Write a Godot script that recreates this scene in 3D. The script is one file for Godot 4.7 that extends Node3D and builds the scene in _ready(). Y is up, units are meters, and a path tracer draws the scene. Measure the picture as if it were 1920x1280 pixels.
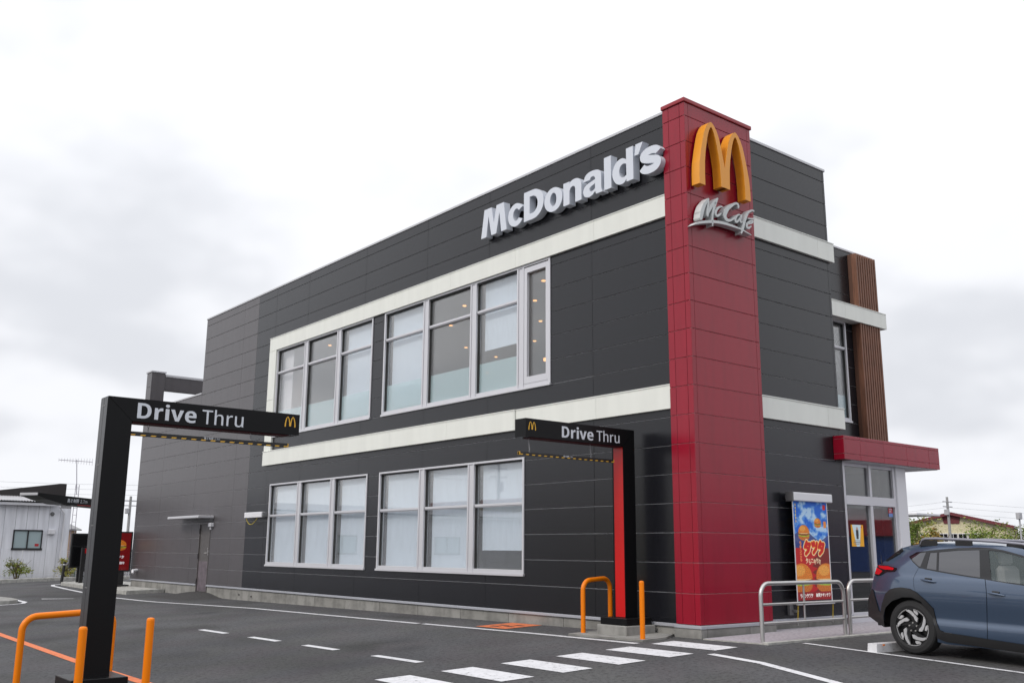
extends Node3D
# A two-storey drive-through restaurant under an overcast sky. Y = 0 is the lower edge of the wall cladding, the long wall runs along Z, the front wall along X.

const ROW := 0.455
const WX := 0.077          # plane of the long wall
const FZ := -0.245         # plane of the front wall
const SZ := -2.85          # plane of the set-back front wall
const TOP := 8.41

var M := {}                # materials
var used := {}             # names already taken at top level
var rng := RandomNumberGenerator.new()

# ------------------------------------------------------------------ mesh builder
class MB:
	var v := PackedVector3Array()
	var n := PackedVector3Array()
	var uv := PackedVector2Array()
	var col := PackedColorArray()
	var t := Transform3D.IDENTITY
	func tri3(a: Vector3, b: Vector3, c: Vector3, na: Vector3, nb: Vector3, nc: Vector3, ua := Vector2.ZERO, ub := Vector2.ZERO, uc := Vector2.ZERO):
		# a b c counter-clockwise seen from outside; Godot wants them clockwise
		for q in [[a, na, ua], [c, nc, uc], [b, nb, ub]]:
			v.append(t * q[0]); n.append((t.basis * q[1]).normalized()); uv.append(q[2])
	func quad(a: Vector3, b: Vector3, c: Vector3, d: Vector3):
		var m := (b - a).cross(c - a)
		if m.length_squared() < 1e-16: m = (c - a).cross(d - a)
		m = m.normalized()
		tri3(a, b, c, m, m, m, Vector2(0, 1), Vector2(1, 1), Vector2(1, 0))
		tri3(a, c, d, m, m, m, Vector2(0, 1), Vector2(1, 0), Vector2(0, 0))
	func quads(a: Vector3, b: Vector3, c: Vector3, d: Vector3, na: Vector3, nb: Vector3, nc: Vector3, nd: Vector3):
		tri3(a, b, c, na, nb, nc); tri3(a, c, d, na, nc, nd)
	func tri(a: Vector3, b: Vector3, c: Vector3):
		var m := (b - a).cross(c - a).normalized()
		tri3(a, b, c, m, m, m)
	func box(p: Vector3, q: Vector3):
		var a := Vector3(minf(p.x, q.x), minf(p.y, q.y), minf(p.z, q.z))
		var b := Vector3(maxf(p.x, q.x), maxf(p.y, q.y), maxf(p.z, q.z))
		quad(Vector3(a.x, a.y, b.z), Vector3(b.x, a.y, b.z), Vector3(b.x, b.y, b.z), Vector3(a.x, b.y, b.z))
		quad(Vector3(b.x, a.y, a.z), Vector3(a.x, a.y, a.z), Vector3(a.x, b.y, a.z), Vector3(b.x, b.y, a.z))
		quad(Vector3(b.x, a.y, b.z), Vector3(b.x, a.y, a.z), Vector3(b.x, b.y, a.z), Vector3(b.x, b.y, b.z))
		quad(Vector3(a.x, a.y, a.z), Vector3(a.x, a.y, b.z), Vector3(a.x, b.y, b.z), Vector3(a.x, b.y, a.z))
		quad(Vector3(a.x, b.y, b.z), Vector3(b.x, b.y, b.z), Vector3(b.x, b.y, a.z), Vector3(a.x, b.y, a.z))
		quad(Vector3(a.x, a.y, a.z), Vector3(b.x, a.y, a.z), Vector3(b.x, a.y, b.z), Vector3(a.x, a.y, b.z))
	func bev(p: Vector3, q: Vector3, e: float):
		# box with chamfered edges
		var lo := Vector3(minf(p.x, q.x), minf(p.y, q.y), minf(p.z, q.z))
		var hi := Vector3(maxf(p.x, q.x), maxf(p.y, q.y), maxf(p.z, q.z))
		var c := (lo + hi) / 2; var h := (hi - lo) / 2
		e = minf(e, minf(h.x, minf(h.y, h.z)) * 0.9)
		for ax in 3:
			var b := (ax + 1) % 3; var d := (ax + 2) % 3
			for s in [-1.0, 1.0]:
				var o := []
				for w in [[-1, -1], [1, -1], [1, 1], [-1, 1]]:
					var r := Vector3.ZERO
					r[ax] = s * h[ax]; r[b] = w[0] * (h[b] - e); r[d] = w[1] * (h[d] - e)
					o.append(c + r)
				if s > 0: quad(o[0], o[1], o[2], o[3])
				else: quad(o[3], o[2], o[1], o[0])
			for s1 in [-1.0, 1.0]:
				for s2 in [-1.0, 1.0]:
					var o2 := []
					for w in [[-1, 0], [1, 0], [1, 1], [-1, 1]]:
						var r := Vector3.ZERO
						r[ax] = w[0] * (h[ax] - e)
						r[b] = s1 * (h[b] - (e if w[1] == 1 else 0.0)); r[d] = s2 * (h[d] - (e if w[1] == 0 else 0.0))
						o2.append(c + r)
					if s1 * s2 > 0: quad(o2[0], o2[1], o2[2], o2[3])
					else: quad(o2[3], o2[2], o2[1], o2[0])
		for sx in [-1.0, 1.0]:
			for sy in [-1.0, 1.0]:
				for sz in [-1.0, 1.0]:
					var a1 := c + Vector3(sx * h.x, sy * (h.y - e), sz * (h.z - e))
					var a2 := c + Vector3(sx * (h.x - e), sy * h.y, sz * (h.z - e))
					var a3 := c + Vector3(sx * (h.x - e), sy * (h.y - e), sz * h.z)
					if sx * sy * sz > 0: tri(a1, a2, a3)
					else: tri(a1, a3, a2)
	func plate(r: Rect2, w0: float, w1: float, e: float, deep := -1.0, el := -1.0, eb := -1.0, er := -1.0, et := -1.0):
		# plate in the uv plane: back at w0, front at w1, front edges chamfered (left, bottom, right, top)
		if deep < 0.0: deep = e
		if el < 0.0: el = e
		if eb < 0.0: eb = e
		if er < 0.0: er = e
		if et < 0.0: et = e
		var a := r.position; var b := r.end
		var f := [Vector3(a.x + el, a.y + eb, w1), Vector3(b.x - er, a.y + eb, w1), Vector3(b.x - er, b.y - et, w1), Vector3(a.x + el, b.y - et, w1)]
		var m := [Vector3(a.x, a.y, w1 - deep), Vector3(b.x, a.y, w1 - deep), Vector3(b.x, b.y, w1 - deep), Vector3(a.x, b.y, w1 - deep)]
		quad(f[0], f[1], f[2], f[3])
		for i in 4:
			var j := (i + 1) % 4
			quad(m[i], m[j], f[j], f[i])
			var k0: Vector3 = m[i]; var k1: Vector3 = m[j]
			quad(Vector3(k0.x, k0.y, w0), Vector3(k1.x, k1.y, w0), k1, k0)
	func tube(p: Array, r, sides := 10, cap := true):
		# p: points, r: one radius or one per point
		var rings := []; var up := Vector3.UP
		for i in p.size():
			var d: Vector3
			if i == 0: d = p[1] - p[0]
			elif i == p.size() - 1: d = p[i] - p[i - 1]
			else: d = (p[i + 1] - p[i]).normalized() + (p[i] - p[i - 1]).normalized()
			d = d.normalized()
			if i == 0: up = Vector3.RIGHT if absf(d.y) > 0.9 else Vector3.UP
			var x := up.cross(d).normalized(); var y := d.cross(x).normalized()
			up = y
			var ring := []; var rad: float = r[i] if r is Array else r
			for k in sides:
				var an := TAU * k / sides
				var nn := x * cos(an) + y * sin(an)
				ring.append([p[i] + nn * rad, nn])
			rings.append(ring)
		for i in p.size() - 1:
			for k in sides:
				var k2 := (k + 1) % sides
				var a = rings[i][k]; var b = rings[i][k2]; var c = rings[i + 1][k2]; var d2 = rings[i + 1][k]
				quads(a[0], b[0], c[0], d2[0], a[1], b[1], c[1], d2[1])
		if cap:
			for k in sides:
				var k2 := (k + 1) % sides
				tri(p[0], rings[0][k2][0], rings[0][k][0])
				tri(p[-1], rings[-1][k][0], rings[-1][k2][0])
	func lathe(prof: Array, seg := 32, sharp := false):
		# prof: Vector2(radius, height along y), outside on the right hand when going up
		for i in prof.size() - 1:
			var p: Vector2 = prof[i]; var q: Vector2 = prof[i + 1]
			var d := q - p
			var nn := Vector2(d.y, -d.x).normalized()
			for k in seg:
				var a0 := TAU * k / seg; var a1 := TAU * (k + 1) / seg
				var e0 := Vector3(cos(a0), 0, -sin(a0)); var e1 := Vector3(cos(a1), 0, -sin(a1))
				var n0 := e0 * nn.x + Vector3.UP * nn.y; var n1 := e1 * nn.x + Vector3.UP * nn.y
				quads(e0 * p.x + Vector3.UP * p.y, e1 * p.x + Vector3.UP * p.y, e1 * q.x + Vector3.UP * q.y, e0 * q.x + Vector3.UP * q.y, n0, n1, n1, n0)
	func prism(poly: PackedVector2Array, z0: float, z1: float, back := true):
		# polygon in xy (any winding), extruded from z0 to z1
		var p := poly.duplicate()
		if Geometry2D.is_polygon_clockwise(p): p.reverse()
		var ix := Geometry2D.triangulate_polygon(p)
		for i in range(0, ix.size(), 3):
			var a := p[ix[i]]; var b := p[ix[i + 1]]; var c := p[ix[i + 2]]
			if (b - a).cross(c - a) < 0:
				var s := b; b = c; c = s
			tri(Vector3(a.x, a.y, z1), Vector3(b.x, b.y, z1), Vector3(c.x, c.y, z1))
			if back: tri(Vector3(a.x, a.y, z0), Vector3(c.x, c.y, z0), Vector3(b.x, b.y, z0))
		for i in p.size():
			var a := p[i]; var b := p[(i + 1) % p.size()]
			quad(Vector3(a.x, a.y, z0), Vector3(b.x, b.y, z0), Vector3(b.x, b.y, z1), Vector3(a.x, a.y, z1))
	func stroke(pts: Array, rad: float, z0: float, z1: float):
		# brush line of constant width as one flat extruded shape
		for poly in Geometry2D.offset_polyline(PackedVector2Array(pts), rad, Geometry2D.JOIN_MITER, Geometry2D.END_BUTT):
			prism(poly, z0, z1, false)
	func mesh(m: Material) -> ArrayMesh:
		var a := []; a.resize(Mesh.ARRAY_MAX)
		a[Mesh.ARRAY_VERTEX] = v; a[Mesh.ARRAY_NORMAL] = n; a[Mesh.ARRAY_TEX_UV] = uv
		if col.size() == v.size() and v.size() > 0: a[Mesh.ARRAY_COLOR] = col
		var o := ArrayMesh.new()
		o.add_surface_from_arrays(Mesh.PRIMITIVE_TRIANGLES, a)
		o.surface_set_material(0, m)
		return o

# ------------------------------------------------------------------ nodes
func numbered(called: String) -> String:
	if not used.has(called):
		used[called] = 0
		return called
	used[called] += 1
	return "%s_%03d" % [called, used[called]]

func part(called: String, mb: MB, m: Material, parent: Node3D) -> MeshInstance3D:
	var o := MeshInstance3D.new()
	o.name = called
	o.mesh = mb.mesh(m)
	parent.add_child(o, true)
	return o

func tag(o: Node3D, label: String, category: String, group := "") -> Node3D:
	o.set_meta("label", label); o.set_meta("category", category)
	if group != "": o.set_meta("group", group)
	return o

func thing(called: String, label: String, category: String, at := Vector3.ZERO, group := "") -> Node3D:
	var o := Node3D.new()
	o.name = numbered(called)
	add_child(o)
	o.position = at
	tag(o, label, category, group)
	return o

func single(called: String, mb: MB, m: Material, label: String, category: String, group := "") -> MeshInstance3D:
	var o := MeshInstance3D.new()
	o.name = numbered(called)
	o.mesh = mb.mesh(m)
	add_child(o)
	tag(o, label, category, group)
	return o

func struct(called: String, mb: MB, m: Material) -> MeshInstance3D:
	var o := MeshInstance3D.new()
	o.name = numbered(called)
	o.mesh = mb.mesh(m)
	add_child(o)
	o.set_meta("kind", "structure")
	return o

# ------------------------------------------------------------------ materials
func lin(r: float, g: float, b: float) -> Color:
	return Color(r, g, b).linear_to_srgb()

func mat(r: float, g: float, b: float, rough := 0.6, metal := 0.0, spec := 0.5) -> StandardMaterial3D:
	var m := StandardMaterial3D.new()
	m.albedo_color = lin(r, g, b)
	m.roughness = rough
	m.metallic = metal
	m.metallic_specular = spec
	return m

func noise_tex(sz: int, freq: float, oct: int, lo: float, hi: float, sd: int, kind := FastNoiseLite.TYPE_SIMPLEX_SMOOTH, gain := 0.5) -> ImageTexture:
	var f := FastNoiseLite.new()
	f.noise_type = kind; f.frequency = freq; f.seed = sd
	f.fractal_type = FastNoiseLite.FRACTAL_FBM; f.fractal_octaves = oct; f.fractal_gain = gain
	var im := f.get_seamless_image(sz, sz, false, false, 0.15)
	im.convert(Image.FORMAT_RGB8)
	var data := im.get_data()
	for i in data.size():
		data[i] = int(clampf(lo + (hi - lo) * data[i] / 255.0, 0, 1) * 255)
	return ImageTexture.create_from_image(Image.create_from_data(sz, sz, false, Image.FORMAT_RGB8, data))

func worn_tex(sd: int) -> ImageTexture:
	# road paint: scuffed, with small spots where it has come off
	var f := FastNoiseLite.new(); f.frequency = 0.03; f.seed = sd; f.fractal_octaves = 5; f.fractal_gain = 0.65
	var f2 := FastNoiseLite.new(); f2.frequency = 0.008; f2.seed = sd + 5; f2.fractal_octaves = 3
	var a := f.get_seamless_image(512, 512, false, false, 0.15); var b := f2.get_seamless_image(512, 512, false, false, 0.15)
	var im := Image.create(512, 512, false, Image.FORMAT_RGB8)
	for y in 512:
		for x in 512:
			var n := a.get_pixel(x, y).r; var m := b.get_pixel(x, y).r
			var c := lerpf(0.34, 1.0, smoothstep(0.12, 0.25, n + 0.25 * (m - 0.45))) * (0.84 + 0.16 * n + 0.10 * m)
			im.set_pixel(x, y, Color(c, c, c))
	return ImageTexture.create_from_image(im)

func normal_tex(sz: int, freq: float, oct: int, sd: int, strength: float) -> ImageTexture:
	var f := FastNoiseLite.new()
	f.noise_type = FastNoiseLite.TYPE_SIMPLEX_SMOOTH; f.frequency = freq; f.seed = sd
	f.fractal_octaves = oct
	var im := f.get_seamless_image(sz, sz, false, false, 0.15)
	im.convert(Image.FORMAT_RGBA8)
	im.bump_map_to_normal_map(strength)
	return ImageTexture.create_from_image(im)

func tripl(m: StandardMaterial3D, tex: Texture2D, sc: Vector3, world := true) -> StandardMaterial3D:
	m.albedo_texture = tex
	m.uv1_triplanar = true; m.uv1_world_triplanar = world
	m.uv1_scale = sc
	return m

func make_materials():
	var streak := noise_tex(256, 0.02, 4, 0.94, 1.05, 3)
	var fine := noise_tex(1024, 0.035, 6, 0.42, 1.58, 5, FastNoiseLite.TYPE_SIMPLEX_SMOOTH, 0.80)
	var stain := noise_tex(512, 0.008, 4, 0.82, 1.10, 9)
	var dirt := noise_tex(512, 0.03, 5, 0.80, 1.12, 21)
	var siding_n := normal_tex(512, 0.012, 3, 14, 1.0)
	for k in 3:
		var q := 1.0 + (k - 1) * 0.025
		for d in [["dark", 0.0092, 0.0094, 0.0124, 0.26], ["grey", 0.086, 0.079, 0.084, 0.38], ["red", 0.262, 0.0018, 0.0170, 0.26]]:
			var m := mat(d[1] * q, d[2] * q, d[3] * q, d[4], 0.22 if d[0] == "grey" else 0.0, 0.6 if d[0] == "grey" else 0.50)
			tripl(m, streak, Vector3(0.8, 0.12, 0.8))
			m.normal_enabled = true; m.normal_texture = siding_n; m.normal_scale = 0.05
			M["%s%d" % [d[0], k]] = m
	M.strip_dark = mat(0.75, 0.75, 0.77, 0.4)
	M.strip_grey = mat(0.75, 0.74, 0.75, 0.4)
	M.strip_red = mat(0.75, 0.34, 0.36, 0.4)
	M.joint = mat(0.012, 0.012, 0.013, 0.7)
	M.joint_red = mat(0.06, 0.004, 0.008, 0.7)
	M.band = tripl(mat(0.72, 0.735, 0.69, 0.45), noise_tex(256, 0.02, 3, 0.975, 1.015, 33), Vector3(0.5, 0.08, 0.5))
	M.joint_band = mat(0.30, 0.30, 0.28, 0.7)
	M.coping = mat(0.50, 0.50, 0.52, 0.40, 0.3)
	M.coping_red = mat(0.28, 0.012, 0.022, 0.4)
	M.alu = mat(0.60, 0.60, 0.63, 0.38, 0.35)
	M.alu_dark = mat(0.12, 0.12, 0.125, 0.5)
	M.gasket = mat(0.02, 0.02, 0.02, 0.6)
	M.flash = mat(0.42, 0.43, 0.47, 0.42, 0.3)
	M.concrete = tripl(mat(0.235, 0.23, 0.215, 0.85), stain, Vector3(0.5, 0.7, 0.5))
	M.concrete2 = tripl(mat(0.265, 0.26, 0.245, 0.85), stain, Vector3(0.6, 0.6, 0.6))
	M.concrete_seam = mat(0.12, 0.115, 0.11, 0.9)
	var a := mat(1, 1, 1, 0.88, 0.0, 0.35)
	a.vertex_color_use_as_albedo = true
	tripl(a, fine, Vector3(0.29, 0.29, 0.29))
	a.normal_enabled = true; a.normal_texture = normal_tex(512, 0.12, 3, 8, 3.0); a.normal_scale = 0.4
	M.asphalt = a
	M.asphalt_flat = tripl(mat(0.058, 0.056, 0.056, 0.9, 0.0, 0.35), fine, Vector3(0.4, 0.4, 0.4))
	M.paint = tripl(mat(0.60, 0.60, 0.62, 0.75), worn_tex(41), Vector3(0.8, 0.8, 0.8))
	M.paint_orange = tripl(mat(0.62, 0.165, 0.06, 0.8), worn_tex(42), Vector3(0.8, 0.8, 0.8))
	M.paver = tripl(mat(0.36, 0.335, 0.365, 0.85), dirt, Vector3(0.8, 0.8, 0.8))
	M.kerb = tripl(mat(0.40, 0.395, 0.37, 0.85), stain, Vector3(1.1, 1.1, 1.1))
	M.gate = tripl(mat(0.0050, 0.0051, 0.0058, 0.36, 0.0, 0.3), streak, Vector3(0.8, 0.2, 0.8))
	M.gate_edge = mat(0.03, 0.03, 0.032, 0.35)
	M.gate_red = mat(0.52, 0.003, 0.004, 0.28)
	M.white_text = mat(0.60, 0.63, 0.68, 0.5)
	M.yellow_text = mat(0.72, 0.40, 0.03, 0.45)
	M.orange = mat(0.76, 0.19, 0.002, 0.30, 0.0, 0.35)
	M.letter = mat(0.60, 0.635, 0.70, 0.42)
	M.letter_side = mat(0.55, 0.57, 0.57, 0.5)
	M.arch = mat(0.74, 0.30, 0.022, 0.35)
	M.steel = mat(0.50, 0.49, 0.48, 0.34, 0.75)
	M.chain = mat(0.35, 0.35, 0.36, 0.4, 0.7)
	M.chain_yellow = mat(0.6, 0.42, 0.02, 0.5)
	var g := mat(0.55, 0.60, 0.62, 0.02, 0.0, 0.5)
	g.transparency = BaseMaterial3D.TRANSPARENCY_ALPHA
	g.albedo_color.a = 0.03
	M.glass = g
	var gd := mat(0.02, 0.024, 0.028, 0.02, 0.0, 0.6)
	gd.transparency = BaseMaterial3D.TRANSPARENCY_ALPHA
	gd.albedo_color.a = 0.30
	M.glass_dark = gd
	var fm := mat(0.46, 0.67, 0.71, 0.5)
	fm.transparency = BaseMaterial3D.TRANSPARENCY_ALPHA
	fm.albedo_color.a = 0.62
	M.film = fm
	M.blind = tripl(mat(0.60, 0.69, 0.78, 0.8), noise_tex(256, 0.03, 3, 0.95, 1.03, 44), Vector3(3, 0.2, 3))
	M.blind.backlight_enabled = true
	M.blind.backlight = Color(0.25, 0.26, 0.27)
	M.room = mat(0.30, 0.285, 0.27, 0.85)
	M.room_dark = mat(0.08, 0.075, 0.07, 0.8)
	M.ceiling = mat(0.34, 0.33, 0.33, 0.85)
	M.wood_floor = tripl(mat(0.07, 0.05, 0.035, 0.5), dirt, Vector3(1, 1, 1))
	var dl := mat(0.9, 0.8, 0.6, 0.5)
	dl.emission_enabled = true; dl.emission = Color(1.0, 0.72, 0.42); dl.emission_energy_multiplier = 1.6
	M.lamp = dl
	M.wood = tripl(mat(0.20, 0.088, 0.052, 0.6), noise_tex(256, 0.03, 4, 0.75, 1.15, 51), Vector3(4, 0.25, 4))
	M.white_wall = tripl(mat(0.74, 0.75, 0.80, 0.55), noise_tex(256, 0.02, 4, 0.9, 1.05, 52), Vector3(0.6, 0.08, 0.6))
	M.white_plastic = mat(0.66, 0.66, 0.69, 0.4)
	M.black = mat(0.010, 0.010, 0.011, 0.45)
	M.black_gloss = mat(0.008, 0.008, 0.009, 0.12)
	M.black_roof = tripl(mat(0.022, 0.018, 0.018, 0.6), streak, Vector3(0.8, 0.3, 0.8))
	M.zinc = mat(0.42, 0.42, 0.44, 0.5, 0.2)
	M.cream = tripl(mat(0.66, 0.60, 0.40, 0.8), dirt, Vector3(0.3, 0.3, 0.3))
	M.roof_red = tripl(mat(0.25, 0.07, 0.075, 0.7), streak, Vector3(0.5, 0.5, 0.5))
	M.roof_edge = mat(0.13, 0.018, 0.026, 0.6)
	M.beige = mat(0.42, 0.29, 0.19, 0.8)
	M.tile_grey = mat(0.26, 0.26, 0.26, 0.7)
	M.door = tripl(mat(0.10, 0.092, 0.09, 0.42), dirt, Vector3(0.6, 0.5, 0.6))
	M.kick = tripl(mat(0.20, 0.165, 0.185, 0.4, 0.45), stain, Vector3(1.1, 1.1, 1.1))
	M.paint_car = mat(0.050, 0.078, 0.130, 0.30, 0.30)
	M.paint_car.clearcoat_enabled = true; M.paint_car.clearcoat = 1.0; M.paint_car.clearcoat_roughness = 0.03
	M.rail = mat(0.26, 0.26, 0.30, 0.35, 0.4)
	M.seat = mat(0.30, 0.30, 0.30, 0.8)
	M.glass_tint = mat(0.012, 0.012, 0.018, 0.03, 0.0, 0.8)
	M.glass_tint.clearcoat_enabled = true; M.glass_tint.clearcoat = 1.0; M.glass_tint.clearcoat_roughness = 0.02
	var gc := mat(0.10, 0.14, 0.14, 0.02, 0.0, 0.6)
	gc.transparency = BaseMaterial3D.TRANSPARENCY_ALPHA
	gc.albedo_color.a = 0.30
	M.glass_car = gc
	M.clad = mat(0.014, 0.014, 0.015, 0.55)
	M.rubber = mat(0.012, 0.012, 0.013, 0.75)
	M.tail = mat(0.50, 0.006, 0.012, 0.10)
	M.rim_black = mat(0.012, 0.012, 0.013, 0.25)
	M.rim_silver = mat(0.72, 0.72, 0.74, 0.28, 0.7)
	M.bark = mat(0.09, 0.065, 0.045, 0.9)
	M.pole = tripl(mat(0.33, 0.33, 0.33, 0.85), dirt, Vector3(1, 0.4, 1))
	M.wire = mat(0.03, 0.03, 0.03, 0.6)
	M.blue_panel = mat(0.02, 0.07, 0.30, 0.5)
	M.red_panel = mat(0.45, 0.02, 0.03, 0.5)
	M.cable = mat(0.55, 0.42, 0.02, 0.5)

func leaf_mat(r: float, g: float, b: float) -> StandardMaterial3D:
	var m := mat(r, g, b, 0.6)
	m.vertex_color_use_as_albedo = true
	m.albedo_color = Color.WHITE
	m.backlight_enabled = true
	m.backlight = Color(0.30, 0.36, 0.10)
	return m

# ------------------------------------------------------------------ ground height
func gh(x: float, z: float) -> float:
	return -0.185 + 0.0095 * clampf(z, -18.0, 0.0) + (0.033 * maxf(x, -30.0) if x < 0.0 else 0.004 * minf(x, 60.0)) - 0.02 * clampf(z - 1.1, 0.0, 4.9)

func gv(x: float, z: float, off := 0.0) -> Vector3:
	return Vector3(x, gh(x, z) + off, z)

func sheet(mb: MB, pts: Array, off: float, step := 0.6):
	# polygon (x, z) laid on the ground, cut into cells so that it follows the slope
	var poly := PackedVector2Array(pts)
	var lo := poly[0]; var hi := poly[0]
	for p in poly:
		lo = Vector2(minf(lo.x, p.x), minf(lo.y, p.y)); hi = Vector2(maxf(hi.x, p.x), maxf(hi.y, p.y))
	var x := lo.x
	while x < hi.x:
		var z := lo.y
		while z < hi.y:
			var cell := PackedVector2Array([Vector2(x, z), Vector2(x + step, z), Vector2(x + step, z + step), Vector2(x, z + step)])
			for r in Geometry2D.intersect_polygons(cell, poly):
				var ix := Geometry2D.triangulate_polygon(r)
				for i in range(0, ix.size(), 3):
					var a: Vector2 = r[ix[i]]; var b: Vector2 = r[ix[i + 1]]; var c: Vector2 = r[ix[i + 2]]
					if (b - a).cross(c - a) > 0:
						var s := b; b = c; c = s
					mb.tri(gv(a.x, a.y, off), gv(b.x, b.y, off), gv(c.x, c.y, off))
			z += step
		x += step

func ribbon(mb: MB, pts: Array, w: float, off: float):
	# painted line of width w along (x, z) points
	for i in pts.size() - 1:
		var a: Vector2 = pts[i]; var b: Vector2 = pts[i + 1]
		var n := maxi(1, int((b - a).length() / 0.8))
		for k in n:
			var p := a.lerp(b, float(k) / n); var q := a.lerp(b, float(k + 1) / n)
			var d0 := _side(pts, i, k == 0); var d1 := _side(pts, i, false) if k < n - 1 else _side(pts, i + 1, true)
			mb.quad(gv(p.x - d0.x * w / 2, p.y - d0.y * w / 2, off), gv(p.x + d0.x * w / 2, p.y + d0.y * w / 2, off), gv(q.x + d1.x * w / 2, q.y + d1.y * w / 2, off), gv(q.x - d1.x * w / 2, q.y - d1.y * w / 2, off))

func _side(pts: Array, i: int, vertex: bool) -> Vector2:
	var d: Vector2
	if vertex and i > 0 and i < pts.size() - 1: d = (pts[i + 1] - pts[i]).normalized() + (pts[i] - pts[i - 1]).normalized()
	elif i >= pts.size() - 1: d = pts[i] - pts[i - 1]
	else: d = pts[i + 1] - pts[i]
	d = d.normalized()
	return Vector2(-d.y, d.x)

# ------------------------------------------------------------------ facades
func cut(rects: Array, hole: Rect2) -> Array:
	var out := []
	for r in rects:
		if not r.intersects(hole):
			out.append(r)
			continue
		var i: Rect2 = r.intersection(hole)
		if i.position.y > r.position.y: out.append(Rect2(r.position.x, r.position.y, r.size.x, i.position.y - r.position.y))
		if i.end.y < r.end.y: out.append(Rect2(r.position.x, i.end.y, r.size.x, r.end.y - i.end.y))
		if i.position.x > r.position.x: out.append(Rect2(r.position.x, i.position.y, i.position.x - r.position.x, i.size.y))
		if i.end.x < r.end.x: out.append(Rect2(i.end.x, i.position.y, r.end.x - i.end.x, i.size.y))
	return out

func span(u0: float, u1: float, v0: float, v1: float) -> Rect2:
	return Rect2(minf(u0, u1), v0, absf(u1 - u0), v1 - v0)

func backing(called: String, F: Transform3D, r: Rect2, holes: Array, m: Material, parent: Node3D, w0 := -0.2, w1 := -0.020) -> MeshInstance3D:
	# the wall behind the cladding, with openings
	var mb := MB.new(); mb.t = F
	var rs := [r]
	for h in holes: rs = cut(rs, h)
	for q in rs:
		var a: Vector2 = q.position; var b: Vector2 = q.end
		mb.quad(Vector3(a.x, a.y, w1), Vector3(b.x, a.y, w1), Vector3(b.x, b.y, w1), Vector3(a.x, b.y, w1))
		mb.quad(Vector3(b.x, a.y, w0), Vector3(a.x, a.y, w0), Vector3(a.x, b.y, w0), Vector3(b.x, b.y, w0))
	for h in holes:
		var a: Vector2 = h.position; var b: Vector2 = h.end
		mb.quad(Vector3(a.x, a.y, w1), Vector3(b.x, a.y, w1), Vector3(b.x, a.y, w0), Vector3(a.x, a.y, w0))
		mb.quad(Vector3(a.x, b.y, w0), Vector3(b.x, b.y, w0), Vector3(b.x, b.y, w1), Vector3(a.x, b.y, w1))
		mb.quad(Vector3(a.x, a.y, w0), Vector3(a.x, b.y, w0), Vector3(a.x, b.y, w1), Vector3(a.x, a.y, w1))
		mb.quad(Vector3(b.x, a.y, w1), Vector3(b.x, b.y, w1), Vector3(b.x, b.y, w0), Vector3(b.x, a.y, w0))
	return part(called, mb, m, parent)

func cladding(parent: Node3D, F: Transform3D, ue: Array, ve: Array, holes: Array, kind: String, called := "cladding_panel"):
	# one plate per panel, joints left open between them; a bright metal strip lies at the bottom of each horizontal joint
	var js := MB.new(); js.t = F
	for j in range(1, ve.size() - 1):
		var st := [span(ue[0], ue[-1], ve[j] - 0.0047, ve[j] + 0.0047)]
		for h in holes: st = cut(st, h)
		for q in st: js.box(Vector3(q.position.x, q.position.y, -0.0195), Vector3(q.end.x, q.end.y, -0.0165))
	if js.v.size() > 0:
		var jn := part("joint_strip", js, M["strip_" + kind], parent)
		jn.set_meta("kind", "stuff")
	for i in ue.size() - 1:
		for j in ve.size() - 1:
			var r := span(ue[i], ue[i + 1], ve[j], ve[j + 1]).grow_individual(-0.003, -0.0048, -0.003, -0.0048)
			var rs := [r]
			for h in holes: rs = cut(rs, h)
			var m: Material = M["%s%d" % [kind, rng.randi() % 3]]
			# pieces that touch belong to one panel; what an opening separates becomes a panel of its own
			var left := []
			for q in rs:
				if q.size.x > 0.012 and q.size.y > 0.012: left.append(q)
			while not left.is_empty():
				var grp := [left.pop_back()]
				var grown := true
				while grown:
					grown = false
					for q in left.duplicate():
						for w in grp:
							if w.grow(0.001).intersects(q):
								grp.append(q); left.erase(q); grown = true
								break
				var mb := MB.new(); mb.t = F
				for q in grp:
					mb.plate(q, -0.019, 0.0, 0.003, 0.004, 0.003 if q.position.x < r.position.x + 0.001 else 0.0, 0.002 if q.position.y < r.position.y + 0.001 else 0.0, 0.003 if q.end.x > r.end.x - 0.001 else 0.0, 0.004 if q.end.y > r.end.y - 0.001 else 0.0)
				part(called, mb, m, parent)

func rows(top: float) -> Array:
	var o := []
	var y := 0.0
	while y < top - 0.05:
		o.append(y)
		y += ROW
	o.append(top)
	return o

func bar(mb: MB, u0: float, u1: float, v0: float, v1: float, w0: float, w1: float, e := 0.003):
	mb.bev(Vector3(u0, v0, w0), Vector3(u1, v1, w1), e)

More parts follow.
